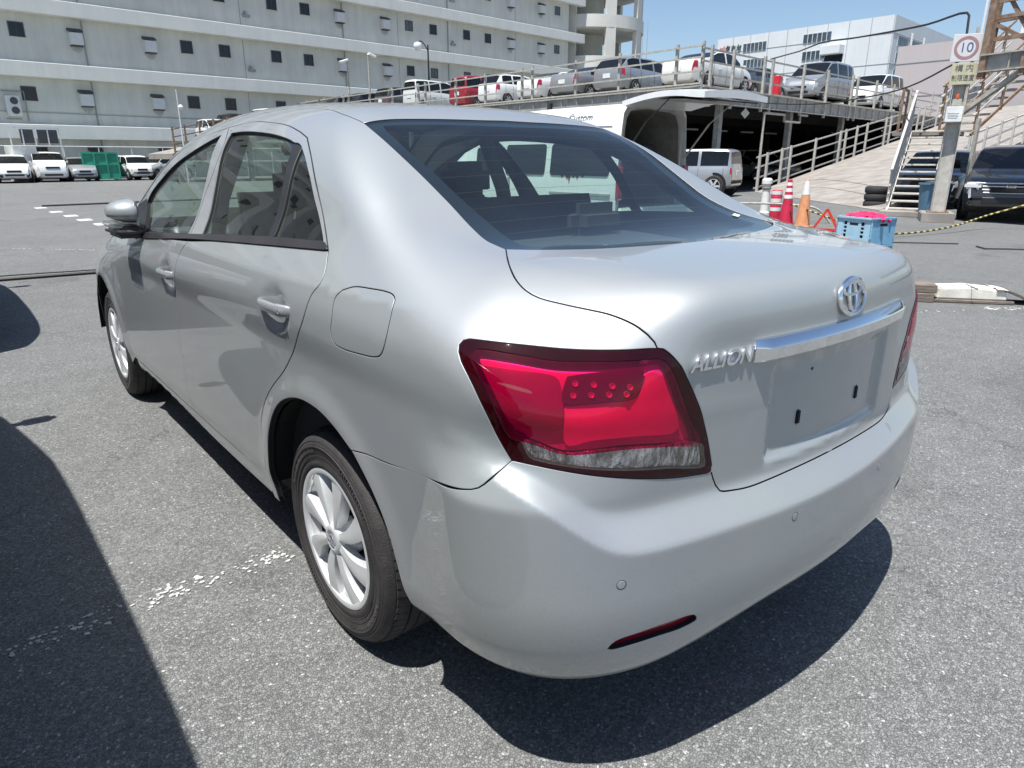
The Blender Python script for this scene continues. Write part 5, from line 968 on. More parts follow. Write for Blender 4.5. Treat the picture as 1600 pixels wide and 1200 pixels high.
def small_wheel(parent,x,y,s,r):
    w=bpy.data.objects.new('wheel',None); link(w,parent); w.location=(x,y,r); w.rotation_euler=(0,0,0 if s<0 else math.pi)
    if r not in wheel_cache:
        mb=MB(); mb.lathe([(r*.64,-.10),(r*.72,-.112),(r*.92,-.105),(r,-.07),(r,.07),(r*.9,.1),(r*.5,.1)],n=28,axis='X'); t=mb.build('tyre','tyre_rubber',w)
        mb=MB(); mb.lathe([(r*.65,-.10),(r*.62,-.105),(r*.58,-.085),(r*.56,-.03),(0,-.03)],n=28,axis='X'); mb.lathe([(0,-.095),(r*.14,-.095),(r*.18,-.05)],n=16,axis='X')
        for k in range(6):
            a=2*math.pi*k/6; c,s_=math.cos(a),math.sin(a); mb.bar((-.085,c*r*.1,s_*r*.1),(-.085,c*r*.60,s_*r*.60),r*.17,.05,up=(1,0,0))
        q=mb.build('rim','cover_silver',w); mb=MB(); mb.lathe([(r*.57,-.028),(0,-.028)],n=20,axis='X'); d=mb.build('wheel_disc','steel_dark',w); wheel_cache[r]=[t,q,d]
    else:
        for k in wheel_cache[r]: c=k.copy(); C.objects.link(c); c.parent=w
    return w
def vehicle(name,label,cat,kind,pm,loc,heading,group=None,scale=1.0,lamps=True,plate='white_plastic',glassm='dark_glass',dark_bumper=False,H=None):
    """heading: direction of the nose, degrees from +Y towards +X"""
    S=SPEC[kind]; L=S['L']*scale; Wd=S['W']*scale; t=thing(name,label,cat,loc,-R(heading),group)
    k=scale*(H or 1)
    us=np.unique(np.concatenate([np.linspace(0,.03,7),np.linspace(.03,.97,46),np.linspace(.97,1,7),[q+e for q in S['pil'] for e in(-.012,.012)],list(S['glass']),list(S['ws']),list(S['rw'])]))
    tu,tz=np.array(S['top']).T; bu,bz=np.array(S['belt']).T
    def topz(u):
        w=np.array([.25,.5,.25]); q=np.array([-.012,0,.012]); q=q*(min(u,1-u)/.05 if min(u,1-u)<.05 else 1); return sum(w*np.interp(u+q,tu,tz))*k
    V=[];idx=[];zt_=[]
    for u in us:
        y=(u-.5)*L; zt=topz(u); zb=min((np.interp(u,bu,bz))*k,zt-.025); e=abs(u-.5)*2; w=Wd/2*(1-.17*e**7-.06*e**3); z0=(.21+.12*max(0,e-.86)/.14)*scale; zb=max(zb,z0+.12)
        if u in(us[0],us[-1]): z0=.42*scale
        hc=zt-zb; zt_.append(hc); lean=.27 if kind in('sedan','wagon','hatch') else .17
        def wc(f): return (w*.955-lean*hc*f)
        sec=[(0,z0),(w*.82,z0),(w*.975,z0+.07),(w*.995,z0+.32*(zb-z0)),(w,z0+.66*(zb-z0)),(w*.993,zb-.06*scale),(w*.958,zb),(wc(.10),zb+.10*hc),(wc(.5)+.012*hc,zb+.5*hc),(wc(.86),zb+.86*hc),(wc(.93)-.05*hc,zb+.955*hc),(wc(.93)*.62,zb+.995*hc),(0,zb+1.01*hc)]
        row=[]
        for x,z in sec: row.append(len(V)); V.append((-x,y,z))
        for x,z in sec[1:-1][::-1]: row.append(len(V)); V.append((x,y,z))
        idx.append(row)
    n=len(idx[0]); parts={}
    g0,g1=S['glass']; 
    for i in range(len(us)-1):
        um=(us[i]+us[i+1])/2; hc=min(zt_[i],zt_[i+1])
        for j in range(n):
            jj=j if j<12 else n-1-j; a=idx[i]; b=idx[i+1]; f=(a[j],a[(j+1)%n],b[(j+1)%n],b[j]); key='body'
            side='L' if j<12 else 'R'
            if S['ws'][0]<=um<=S['ws'][1] and jj in(10,11): key='windscreen'
            elif S['rw'][0]<=um<=S['rw'][1] and jj in(10,11): key='rear_window'
            elif g0<um<g1 and jj in(7,8) and hc>.16 and not any(abs(um-q)<.012 for q in S['pil']): key='side_window%d%s'%(sum(um>q for q in S['pil']),side)
            elif um<(.05 if kind in('sedan','wagon','hatch') else .022) and jj in(4,5) and lamps: key='tail_lamp'+side
            elif um>.955 and jj in(4,5) and lamps: key='headlamp'+side
            elif dark_bumper and jj in(1,2,3) and um>.97: key='bumper'
            parts.setdefault(key,[]).append(f)
    parts['body']+= [tuple(idx[0]),tuple(idx[-1])[::-1]]
    for key,fs in parts.items():
        nm=key.rstrip('LR').rstrip('0123456789') if key not in('body',) else 'body'
        mm={'body':pm,'windscreen':glassm,'rear_window':glassm,'side_window':glassm,'tail_lamp':'tail_red','headlamp':'headlamp_glass','bumper':'black_trim'}[nm]
        used=sorted({q for f in fs for q in f}); mp={q:i for i,q in enumerate(used)}
        o=mobj(nm,[V[q] for q in used],[tuple(mp[q] for q in f) for f in fs],mm,t)
        bm=bmesh.new(); bm.from_mesh(o.data); bmesh.ops.recalc_face_normals(bm,faces=bm.faces) if nm=='body' else None; bm.to_mesh(o.data); bm.free()
        if nm=='body': o.data.set_sharp_from_angle(angle=R(40))
    r=(.31 if kind!='suv' else .36)*scale
    for ay in S['ax']:
        for s in(-1,1):
            y=(ay-.5)*L; e=abs(ay-.5)*2; w=Wd/2*(1-.17*e**7-.06*e**3)
            mb=MB(); mb.lathe([(0,0),(r*1.16,0),(r*1.18,.02),(0,.2)],(0,0,0),'X',28); o=mb.build('wheel_arch','seal_black',t); o.location=(s*(w+.004),y,r+.02); o.rotation_euler=(0,0,0 if s<0 else math.pi)
            small_wheel(t,s*(w-.08),y,s,r)
    for s in(-1,1):
        y=(S['ws'][1]-.5)*L-.12; zb=np.interp(S['ws'][1],bu,bz)*k; mb=MB(); mb.box((s*(Wd/2+.06),y,zb+.08),(.15,.10,.12)); mb.box((s*(Wd/2-.01),y,zb+.03),(.10,.06,.05)); mb.build('mirror',pm,t,.025,seg=2)
        for hu in ([.36,.58] if kind!='mpv' else [.40,.60]): mb=MB(); mb.box((s*(Wd/2+.012),(hu-.5)*L,zb-.12),(.03,.20,.035)); mb.build('door_handle',pm,t,.01)
    for u in list(S['pil'][:2])+[S['glass'][0]+.03,S['glass'][1]+.01]:
        i=int(np.argmin(abs(us-u)))
        for side in(0,1):
            P=[]
            for j in range(2,7): x,y,z=V[idx[i][j]]; P.append(((x-.003 if side==0 else -x+.003),y,z))
            mb=MB(); mb.tube(P,.0055,4,False); mb.build('door_gap','seal_black',t)
    zr=S['top'][1][1]*k
    mb=MB(); mb.box((0,-L/2-.004,zr-.12),(.36,.02,.17)); mb.build('number_plate',plate,t,.004)
    mb=MB(); mb.box((0,L/2-.01,.44*scale),(Wd*.52,.05,.12)); mb.build('lower_grille','black_trim',t,.01)
    mb=MB(); mb.box((0,L/2-.035,.64*scale if kind!='suv' else .8),(Wd*.40,.08,.11)); mb.build('grille','gloss_black',t,.015)
    mb=MB(); mb.box((0,0,.28*scale),(Wd*.86,L*.9,.14)); mb.build('underbody','seal_black',t)
    mb=MB(); mb.box((0,0,.62*scale),(Wd*.8,L*.5,.5)); mb.box((0,(.47-.5)*L,.95*k),(Wd*.66,.12,.42)); mb.box((0,(.30-.5)*L,.95*k),(Wd*.66,.12,.42)); mb.build('seats','interior_cloth',t,.02)
    return t
mat('tail_red',(.36,.012,.03),rough=.15,coat=1); mat('headlamp_glass',(.62,.64,.66),rough=.1,coat=1,metal=.4)
GD='cars parked on the upper deck'; GL='cars parked along the far wall'
H84=84.4
def deckcar(rear,off,**k): pass
def along(x,y,L,head): 
    h=R(head); return (x+math.sin(h)*L/2,y+math.cos(h)*L/2,ZD)
vehicle('parked_sedan','white sedan with red tail lamps nose to the right at the deck corner','car','sedan','pearl_paint',along(21.0,16.15,4.6,H84),H84,GD)
vehicle('parked_wagon','silver estate car with dark glass between two white sedans on the deck','car','wagon','silver_grey_paint',along(20.9,19.6,4.6,H84),H84,GD)
vehicle('parked_sedan','pearl white saloon on the deck, second from the silver estate','car','sedan','white_paint',along(20.9,24.6,4.6,H84),H84,GD)
vehicle('parked_sedan','silver saloon mostly hidden behind the silver estate on the deck','car','sedan','silver_grey_paint',along(20.8,22.1,4.5,H84),H84,GD)
vehicle('parked_hatchback','white hatchback on the deck beside the red minivan','car','hatch','white_paint',along(20.9,27.6,3.9,H84),H84,GD)
vehicle('parked_minivan','dark red minivan with black rear glass on the upper deck','minivan','mpv','red_paint',along(20.8,30.3,4.7,H84),H84,GD,scale=.9)
vehicle('parked_kei_van','greenish white boxy small van on the deck left of the red minivan','van','kei','green_white_paint',along(20.6,34.4,3.4,H84),H84,GD)
vehicle('parked_suv','grey boxy four wheel drive on the deck behind the black lamp post','car','suv','dark_grey_paint',along(20.4,37.6,4.6,H84),H84,GD,scale=.9)
vehicle('parked_hatchback','dark hatchback furthest left on the deck under the pale floodlight poles','car','hatch','black_paint',along(20.4,41.0,3.9,H84),H84,GD)
vehicle('parked_wagon','dark estate showing its roof between the two floodlight poles','car','wagon','dark_grey_paint',along(20.4,44.2,4.4,H84),H84,GD)
vehicle('parked_hatchback','small white car on the far ramp just left of the car roof','car','hatch','white_paint',(12.9,44.0,2.02),180,GD)
vehicle('parked_wagon','dark car with roof bars next to the small white car on the far ramp','car','wagon','black_paint',(14.6,45.0,2.45),180,GD)
vehicle('parked_kei_van','white high-roofed van showing only its roof above the silver roof','van','kei','white_paint',(16.2,43.8,2.72),180,GD,H=.86)
vehicle('parked_sedan','dark grey saloon with one red lamp showing before the red box','car','sedan','dark_grey_paint',along(26.0,17.3,4.3,H84),H84,GD,scale=.93)
vehicle('parked_minivan','silver minivan facing left on the deck beside the red box','minivan','mpv','silver_grey_paint',along(34.9,16.9,4.75,H84+180),H84+180,GD)
vehicle('parked_minivan','white minivan facing left at the right end of the deck','minivan','mpv','white_paint',along(42.0,17.5,4.75,H84+180),H84+180,GD)
vehicle('parked_wagon','dark estate deep on the deck behind the silver minivan','car','wagon','black_paint',along(40,22,4.5,H84+180),H84+180,GD)
# along the far wall
vehicle('parked_sedan','white saloon with a black bumper, leftmost under the warehouse wall','car','hatch','white_paint',(2.62,47.6,0),183,GL,scale=.98,dark_bumper=True,glassm='dark_glass')
vehicle('parked_suv','white four wheel drive facing out before the big white skip box','car','suv','white_paint',(4.45,48.8,0),180,GL,scale=.92)
vehicle('parked_hatchback','silver compact car parked just left of the green skip','car','hatch','silver_grey_paint',(6.0,48.6,0),178,GL,scale=.9)
vehicle('parked_hatchback','small white car parked just right of the green skip','car','kei','white_paint',(9.05,49.2,0),172,GL,H=.84)
vehicle('parked_sedan','light silver saloon half hidden by the mirror side of the big car','car','sedan','green_white_paint',(10.9,49.5,0),235,GL)
vehicle('parked_sedan','dark car seen only as a sliver left of the white saloon','car','sedan','dark_grey_paint',(.75,47.9,0),185,GL)
# neighbours standing just left of the camera; their shadows fall into the picture
vehicle('neighbour_minivan','silver minivan parked left of the silver saloon, casting the big shadow','minivan','mpv','silver_grey_paint',(-2.62,.95,0),0,glassm='dark_glass',H=1.10)
vehicle('neighbour_hatchback','silver grey compact parked ahead of the minivan on the left','car','hatch','silver_grey_paint',(-2.12,6.15,0),0)
# under the deck and gantry
vehicle('parked_minivan','pale minivan at the edge of the parking deck, its shade put into grey paint','minivan','kei','silver_grey_paint',(20.1,14.9,0),-18,scale=1.2,H=.76)  # white van; its shade is put into the grey paint
for i,(s,o_) in enumerate(((9,7),(13,9),(19,8),(24,9),(30,8))):
    p=onU(s,0,o_); vehicle('shaded_car',['dark car in the black shade just past the first deck columns','white car deep in the shade below the red box','grey car in the deep shade under the silver minivan','white van in the shade behind the ramp railing','dark car furthest right under the parking deck'][i],'car',['sedan','wagon','sedan','mpv','wagon'][i],['dark_grey_paint','white_paint','silver_grey_paint','white_paint','black_paint'][i],tuple(p),174,'cars under the parking deck')
# black minivan with a chromed grille under the gantry
bk=vehicle('black_car','black car with chrome grille bars facing out under the rusty gantry','car','wagon','black_paint',(18.0,3.87,0),-105,scale=1.04)
L2=4.6*1.04/2; mat('bar_silver',(.72,.73,.74),rough=.25,metal=.5)
mb=MB()
for z,w in ((.80,1.25),(.735,1.0),(.67,1.0),(.61,.95),(.55,.95)): mb=MB(); mb.box((0,L2-.035,z),(w,.05,.028)); mb.build('grille_bar','bar_silver',bk,.008)
mb=MB(); mb.box((0,L2-.0,.735),(.16,.03,.07)); mb.build('badge','chrome',bk,.012)
for s in(-1,1): mb=MB(); mb.box((0,0,0),(.34,.16,.15)); q=mb.build('headlamp','lamp_white',bk,.04,seg=2); q.location=(s*.66,L2-.13,.745); q.rotation_euler=(0,0,-s*R(28))
for s in(-1,1): mb=MB(); mb.box((s*.60,L2-.10,.44),(.20,.06,.09)); mb.build('fog_lamp','headlamp_glass',bk,.01)
mb=MB(); mb.box((.42,.72,1.22),(.12,.01,.09),M4=Matrix.Rotation(R(-60),4,'X')); mb.build('windscreen_sticker','white_plastic',bk)
vehicle('shaded_car','black car parked behind the sign column next to the car with chrome grille','car','wagon','black_paint',(21.3,6.6,0),-100)
# ------------------------------------------------------------------ white high-roof van with its tailgate up
mat('van_white',(.80,.80,.79),rough=.35,coat=.7,var=.04); mat('van_inside',(.20,.19,.17),rough=.8,var=.2); mat('van_trim',(.36,.35,.33),rough=.6); mat('rust',(.20,.095,.045),rough=.9,var=.3,scale=30); mat('script_ink',(.20,.21,.24),rough=.5)
vn=thing('white_high_roof_van','white high-roof van with its tailgate raised, behind the silver saloon','van',(6.8,5.96,0))
Wv,Lv,Hv=1.72,4.8,2.08
def vsec(w,h,z0=.32):
    r=.16; pts=[(0,z0),(.02,z0)]; P=[(0.03,z0),(0,.5),(0,1.05),(.035,1.30),(.075,1.75),(.10,h-.14),(.17,h-.04),(.32,h),(w/2,h+.03)]
    return P+[(w-a,b) for a,b in P[:-1][::-1]]
V=[];Fc=[]; st_=[0,.4,.8,1.2,1.8,2.4,3.0,3.4,3.8,4.1,4.4,4.6,4.72,4.8]; hv=[2.08,2.09,2.09,2.09,2.09,2.08,2.06,2.0,1.75,1.45,1.25,1.05,.85,.72]; win={}
rows=[]
for y,h in zip(st_,hv):
    P=vsec(Wv,Hv); k=[]
    for a,b in P:
        b2=b if b<1.06 else 1.06+(b-1.06)*max(.02,(h-1.06)/(Hv-1.06)) if h>1.06 else min(b,h); k.append(len(V)); V.append((a,y,min(b2,h+.03)))
    rows.append(k)
n=len(rows[0])
for i in range(len(rows)-1):
    for j in range(n-1): Fc.append((rows[i][j],rows[i+1][j],rows[i+1][j+1],rows[i][j+1]))
Fc.append(tuple(rows[-1]))
o=mobj('body','' or V,Fc,'van_white',vn,True); o.data.set_sharp_from_angle(angle=R(50))
bm=bmesh.new(); bm.from_mesh(o.data); bmesh.ops.recalc_face_normals(bm,faces=bm.faces); bm.to_mesh(o.data); bm.free()
def vx(z): return float(np.interp(z,[.5,1.05,1.30,1.75,1.94],[0,0,.035,.075,.10]))
def vwin(y0,y1,z0=1.02,z1=1.52,nm='side_window',mm='dark_glass',out=.012,r=.06):
    for s in(0,1):
        P=[]
        for cy,cz,a0 in ((y1-r,z1-r,0),(y0+r,z1-r,90),(y0+r,z0+r,180),(y1-r,z0+r,270)):
            for q in range(5): a=R(a0+90*q/4); P.append((cy+r*math.cos(a),cz+r*math.sin(a)))
        f=lambda a,b,c_:((vx(b)-c_) if s==0 else Wv-vx(b)+c_,a,b)
        mb=MB(); mb.prism(P,-.01,out,f); mb.build(nm,mm,vn)
vwin(.16,1.52); vwin(1.66,2.72); vwin(2.86,3.62,1.03,1.48)
for s in(0,1):
    for y in (1.585,2.79):
        mb=MB(); mb.prism([(y-.004,.42),(y+.004,.42),(y+.004,1.95),(y-.004,1.9)],-.005,.003,lambda a,b,c_:((vx(b)-c_) if s==0 else Wv-vx(b)+c_,a,b)); mb.build('door_gap','joint_grey',vn)
    mb=MB(); mb.box(((-.008 if s==0 else Wv+.008),.82,.735),(.03,1.4,.045)); mb.build('door_rail','pipe_grey',vn,.006)
    mb=MB(); mb.box(((-.02 if s==0 else Wv+.02),2.62,.90),(.04,.05,.16)); mb.build('door_handle','van_trim',vn,.01)
for y,l in ((.86,.07),(.95,.05),(1.05,.14),(1.10,.08),(.74,.035),(1.22,.05)):
    mb=MB(); mb.prism([(y-.045,1.02),(y+.045,1.02),(y+.018,1.02-l*.5),(y+.004,1.02-l),(y-.012,1.02-l*.6)],-.003,.0025,lambda a,b,c_:(vx(b)-c_,a,b)); mb.build('rust_streak','rust',vn)
text('script','Super Custom',.17,'script_ink',vn,(vx(1.91)-.006,1.15,1.905),(R(90),0,-R(90)),.002,shear=.35); mb=MB(); mb.bar((vx(1.76)-.004,.20,1.755),(vx(1.76)-.004,.75,1.765),.006,.014); mb.build('script_underline','script_ink',vn)
for x in (.10,Wv-.10):
    for y in (.85,3.75): 
        mb=MB(); mb.lathe([(0,0),(.37,0),(.38,.03),(0,.2)],(0,0,0),'X',28); q=mb.build('wheel_arch','seal_black',vn); q.location=(-.003 if x<1 else Wv+.003,y,.34); q.rotation_euler=(0,0,0 if x<1 else math.pi); small_wheel(vn,x-.02 if x<1 else x+.02,y,-1 if x<1 else 1,.32)
# rear opening: frame, inside lining, seat back, floor
mb=MB()
def ring(y,ins): return [(min(max(a,0)+(ins if a<Wv/2 else -ins),Wv) if True else a,y,b-(ins if b>1.9 else 0)) for a,b in vsec(Wv,Hv)]
A=ring(0,0); B=ring(-.002,.07); D_=ring(.10,.09); nn=len(A); V=A+B+D_; Fc=[(i,i+1,nn+i+1,nn+i) for i in range(nn-1)]+[(nn+i,nn+i+1,2*nn+i+1,2*nn+i) for i in range(nn-1)]
mobj('tailgate_frame',V,Fc,'van_trim',vn,True)
V=[];Fc=[]
for y in (.02,3.4):
    V+=[(a*.92+.07,y,b-.05) for a,b in vsec(Wv,Hv-.03,.5)]
n=len(V)//2; Fc=[(i,i+1,n+i+1,n+i) for i in range(n-1)]; mobj('inside_lining',V,Fc,'van_inside',vn,True)
mb=MB(); mb.box((Wv/2,1.7,.52),(1.5,3.4,.06)); mb.build('load_floor','van_inside',vn); mb=MB(); mb.box((Wv/2,.55,.95),(1.40,.16,.75)); mb.box((.45,.50,1.42),(.30,.12,.20)); mb.box((1.27,.50,1.42),(.30,.12,.20)); mb.build('rear_seat','interior_cloth',vn,.04)
mb=MB(); mb.box((Wv/2,-.05,.42),(1.70,.14,.26)); mb.build('rear_bumper','van_white',vn,.04,seg=2)
for s in (.05,Wv-.05): mb=MB(); mb.box((s,-.01,.92),(.12,.06,.5)); mb.build('tail_lamp','tail_red',vn,.015)
# raised tailgate: hinged at the roof edge, opened to just above level, with gas struts
tg=MB(); V=[];Fc=[]; ny,nx=12,12
for i in range(ny+1):
    u=i/ny
    for j in range(nx+1):
        v=j/nx; x=.03+1.66*v+ (0.06*u)*(1-2*v); y=-.02-1.42*u; z=2.10+.17*math.sin(math.pi*min(1,u*1.15)*.62)-.11*u+.05*math.sin(math.pi*v)*(.5+.5*u)
        V.append((x,y,z))
for i in range(ny):
    for j in range(nx): Fc.append((i*13+j,i*13+j+1,(i+1)*13+j+1,(i+1)*13+j))
k=len(V); V2=[(x+.0,y,z-.075-.03*math.sin(math.pi*((x-.03)/1.66))) for x,y,z in V]; V+=V2; Fc+=[tuple(q+k for q in f)[::-1] for f in Fc]
def edge(a,b): Fc.append((a,b,b+k,a+k))
for i in range(ny): edge(i*13,(i+1)*13); edge((i+1)*13+12,i*13+12)
for j in range(nx): edge(j+1,j); edge(ny*13+j,ny*13+j+1)
o=mobj('tailgate',V,Fc,'van_white',vn,True); o.data.set_sharp_from_angle(angle=R(40)); bm=bmesh.new(); bm.from_mesh(o.data); bmesh.ops.recalc_face_normals(bm,faces=bm.faces); bm.to_mesh(o.data); bm.free()
mb=MB(); mb.box((.86,-.62,2.10),(1.30,.80,.012),M4=Matrix.Rotation(R(3),4,'X')); mb.build('tailgate_trim','van_trim',o,.004)
for x,y in ((.5,-1.37),(.95,-1.40),(1.25,-1.36)): mb=MB(); mb.box((x,y,2.115),(.11,.05,.06)); mb.build('tailgate_latch','black_trim',o,.01)
for x in (.10,1.62): mb=MB(); mb.tube([(x,-.02,1.30),(x,-.45,1.80)],.016,8); mb.tube([(x,-.45,1.80),(x,-.85,2.10)],.009,8); mb.build('gas_strut','steel_pale' if x>1 else 'black_trim',vn)
mb=MB(); mb.tube([(1.45,-1.2,2.08),(1.45,-1.2,1.98)],.004,5); mb.box((1.45,-1.2,1.93),(.012,.10,.10),M4=Matrix.Rotation(R(45),4,'X')); mb.build('hanging_tag','white_plastic',vn)
mb=MB(); mb.tube([(.16,-1.36,2.06),(1.5,-1.36,2.06)],.01,6); mb.build('pull_strap','black_trim',o)
# ================================================================== small things on the tarmac
mat('cone_red',(.50,.018,.055),rough=.5,var=.15); mat('cone_white',(.72,.71,.68),rough=.5,var=.08); mat('cone_orange',(.62,.27,.13),rough=.6,var=.15,scale=12); mat('triangle_red',(.62,.05,.03),rough=.35); mat('crate_blue',(.18,.38,.54),rough=.5,var=.1,scale=14); mat('crate_blue_lit',(.36,.56,.68),rough=.5,var=.1); mat('cloth_pink',(.62,.025,.11),rough=.9,var=.25,scale=20)
mat('wood_dark',(.17,.14,.115),rough=.9,var=.35,scale=8,stretch=(1,1,9)); mat('stop_white',(.68,.65,.57),rough=.6,var=.15,scale=12); mat('stop_paper',(.66,.62,.54),rough=.8,var=.15); mat('skip_green',(.02,.26,.17),rough=.5,var=.2,scale=3); mat('fence_white',(.60,.62,.62),rough=.5); mat('box_grey',(.50,.51,.50),rough=.6); mat('rope_yellow',(.50,.42,.14),rough=.8,var=.4,scale=60); mat('rope_black',(.03,.03,.028),rough=.8); mat('bin_blue',(.10,.20,.30),rough=.5); mat('tyre_old',(.03,.03,.032),rough=.8)
def cone(label,x,y,h,r,m,bands):
    t=thing('traffic_cone',label,'traffic cone',(x,y,0)); 
    def rad(z): return r*(1-.72*(z/h))
    zs=sorted({.0,h}|{b for p in bands for b in p}); 
    mb=MB(); prof=[(rad(0)+.035,.0),(rad(0)+.035,.03),(rad(.03),.035)]+[(rad(.03+(h-.03)*i/10),.03+(h-.03)*i/10) for i in range(1,11)]+[(rad(h)*.7,h+.012),(0,h+.012)]; mb.lathe(prof,n=24); mb.build('cone_body',m,t)
    for a,b in bands: mb=MB(); mb.lathe([(rad(a)+.0025,a),(rad(b)+.0025,b)],n=24); mb.build('reflective_band','cone_white',t)
    return t
cone('slim red cone with three white bands before the ramp',12.0,6.02,.88,.15,'cone_red',[(.52,.59),(.65,.72),(.77,.83)])
cone('faded orange cone with a white top next to the warning triangle',11.75,5.52,.90,.15,'cone_orange',[(.62,.88)])
bo=thing('striped_bollard','short red and white striped bollard left of the red cone','bollard',(12.55,6.60,0))
mb=MB(); mb.lathe([(0,0),(.15,0),(.15,.04),(.115,.05),(.115,.62),(.10,.65),(0,.65)],n=24); mb.build('post_body','cone_red',bo)
for a in (.22,.40,.56): mb=MB(); mb.lathe([(.117,a),(.117,a+.075)],n=24); mb.build('reflective_band','cone_white',bo)
wp=thing('white_post','white plastic post with a chain loop left of the striped bollard','post',(14.2,7.85,0))
mb=MB(); mb.lathe([(0,0),(.13,0),(.13,.05),(.10,.06),(.085,.70),(.12,.71),(.12,.80),(.08,.84),(0,.84)],n=20); mb.build('post_body','cone_white',wp); mb=MB(); mb.lathe([(.10,.58),(.115,.61),(.10,.64)],n=16); mb.build('chain_loop','steel_rust',wp)
tr=thing('warning_triangle','red folding warning triangle standing on the ground beside the crates','warning triangle',(11.22,4.78,0),R(-66))
mb=MB(); s=.245
for i in range(3):
    a=Vector((s*math.cos(R(90+120*i)),0,.16+s*math.sin(R(90+120*i)))); b=Vector((s*math.cos(R(210+120*i)),0,.16+s*math.sin(R(210+120*i)))); mb.bar(a,b,.045,.015,up=(0,1,0))
o=mb.build('triangle_frame','triangle_red',tr); o['kind']='thing'
mb=MB(); mb.bar((-.15,-.12,.015),(.15,.12,.015),.03,.012); mb.bar((.15,-.12,.015),(-.15,.12,.015),.03,.012); mb.build('foot','steel_dark',tr)
ba=thing('barrier_hoop','low bent pale steel hoop standing behind the boot of the saloon','barrier',(12.2,6.3,0))
mb=MB(); P=cr([(-1.2,1.2,0),(-1.2,1.2,.25),(-1.0,1.0,.36),(.3,-.3,.36),(.55,-.55,.28),(.75,-.75,.0)],.08); mb.tube(P,.022,8); mb.build('hoop','steel_pale',ba)
def crate(label,loc,rz,full):
    t=thing('blue_crate',label,'crate',loc,rz,'stacked blue crates'); w,d,h=.40,.50,.31; m='crate_blue'
    mb=MB(); mb.box((0,0,.012),(w-.02,d-.02,.02)); mb.build('crate_floor',m,t)
    for s in(-1,1):
        for ax in (0,1):
            Lx=w if ax==0 else d; of=(d if ax==0 else w)/2-.008
            def T(a,b,c_): return (a,s*(of+b),c_) if ax==0 else (s*(of+b),a,c_)
            mm='crate_blue_lit' if ax==1 and s<0 else m  # sunward side paler: the light on it is put into the colour
            mb=MB()
            for z0,z1 in ((.0,.07),(.255,.31)): mb.prism([(-Lx/2,z0),(Lx/2,z0),(Lx/2,z1),(-Lx/2,z1)],-.008,.008,lambda a,b,c_:T(a,c_,b))
            for x0,x1 in ((-Lx/2,-Lx/2+.09),(-.10,.10),(Lx/2-.09,Lx/2)):mb.prism([(x0,.07),(x1,.07),(x1,.255),(x0,.255)],-.008,.006,lambda a,b,c_:T(a,c_,b))
            for z in (.115,.16,.205): mb.prism([(-Lx/2,z-.008),(Lx/2,z-.008),(Lx/2,z+.008),(-Lx/2,z+.008)],-.006,.003,lambda a,b,c_:T(a,c_,b))
            for q in range(6): x0=-Lx/2+.10+(Lx-.2)*q/5; mb.prism([(x0-.006,.07),(x0+.006,.07),(x0+.006,.255),(x0-.006,.255)],-.006,.0035,lambda a,b,c_:T(a,c_,b))
            mb.build('crate_side',mm,t); mb=MB(); mb.prism([(-.06,.215),(.06,.215),(.06,.243),(-.06,.243)],.0055,.0075,lambda a,b,c_:T(a,c_,b)); mb.build('hand_slot','seal_black',t)
            mb=MB(); mb.prism([(-Lx/2+.005,.29),(Lx/2-.005,.29),(Lx/2-.005,.31),(-Lx/2+.005,.31)],.008,.022,lambda a,b,c_:T(a,c_,b)); mb.build('rim_flange',mm,t)
    mb=MB(); mb.box((0,0,.15),(w-.06,d-.06,.22)); mb.build('crate_inside','seal_black',t)
    return t
CX,CY,CA=7.22,2.28,R(-16)
crate('lower of the two stacked blue crates behind the boot of the saloon',(CX,CY,0),CA,False); crate('upper blue crate heaped with pink cloths',(CX,CY,.315),CA,True)
pc=MB(); r=random.Random(5)
for i in range(60):
    a=r.random()*6.28; rr_=(r.random()**.5); x=CX+(.17*rr_*math.cos(a))*math.cos(CA)-(.22*rr_*math.sin(a))*math.sin(CA); y=CY+(.17*rr_*math.cos(a))*math.sin(CA)+(.22*rr_*math.sin(a))*math.cos(CA); z=.60+.05*(1-rr_)+.02*r.random(); L=.05+.07*r.random(); b=r.random()*6.28
    pc.tube(cr([(x-L*math.cos(b),y-L*math.sin(b),z-.02),(x,y,z+.015),(x+L*math.cos(b+.6),y+L*math.sin(b+.6),z-.02)],.02),.016+.012*r.random(),6)
o=pc.build('pink_cloth_heap','cloth_pink'); tag(o,'heap of bright pink cloths lying in the upper blue crate','cloth')
ws=thing('wooden_blocks','two weathered grey wooden blocks stacked beside the white wheel stop','blocks',(5.62,1.08,0),R(-62))
for k,(w,d,h,z,a) in enumerate(((.42,.26,.085,.0425,0),(.44,.24,.075,.125,4))): mb=MB(); mb.box((0,0,0),(w,d,h)); o=mb.build('block','wood_dark',ws,.006); o.location=(0,0,z); o.rotation_euler=(0,0,R(a))
wh=thing('white_wheel_stop','cream white boxy cover with a torn flap lying on the asphalt','box',(5.98,.66,0),R(-52))
mb=MB(); mb.prism([(-.33,.035),(-.31,.135),(-.05,.15),(.24,.125),(.27,.035)],-.13,.13,lambda a,b,c_:(a,c_,b)); mb.build('cover','stop_white',wh,.012,seg=2)
mb=MB(); V=[];Fc=[]
for i in range(9):
    u=i/8
    for j in range(5): v=j/4; V.append((.16+.36*u,-.15+.30*v,.14-.125*u**1.4+.012*math.sin(9*v+4*u)))
for i in range(8):
    for j in range(4): Fc.append((i*5+j,i*5+j+1,(i+1)*5+j+1,(i+1)*5+j))
k=len(V); Fc+=[tuple(q+k for q in f)[::-1] for f in Fc]; V+=[(x,y,z-.004) for x,y,z in V]
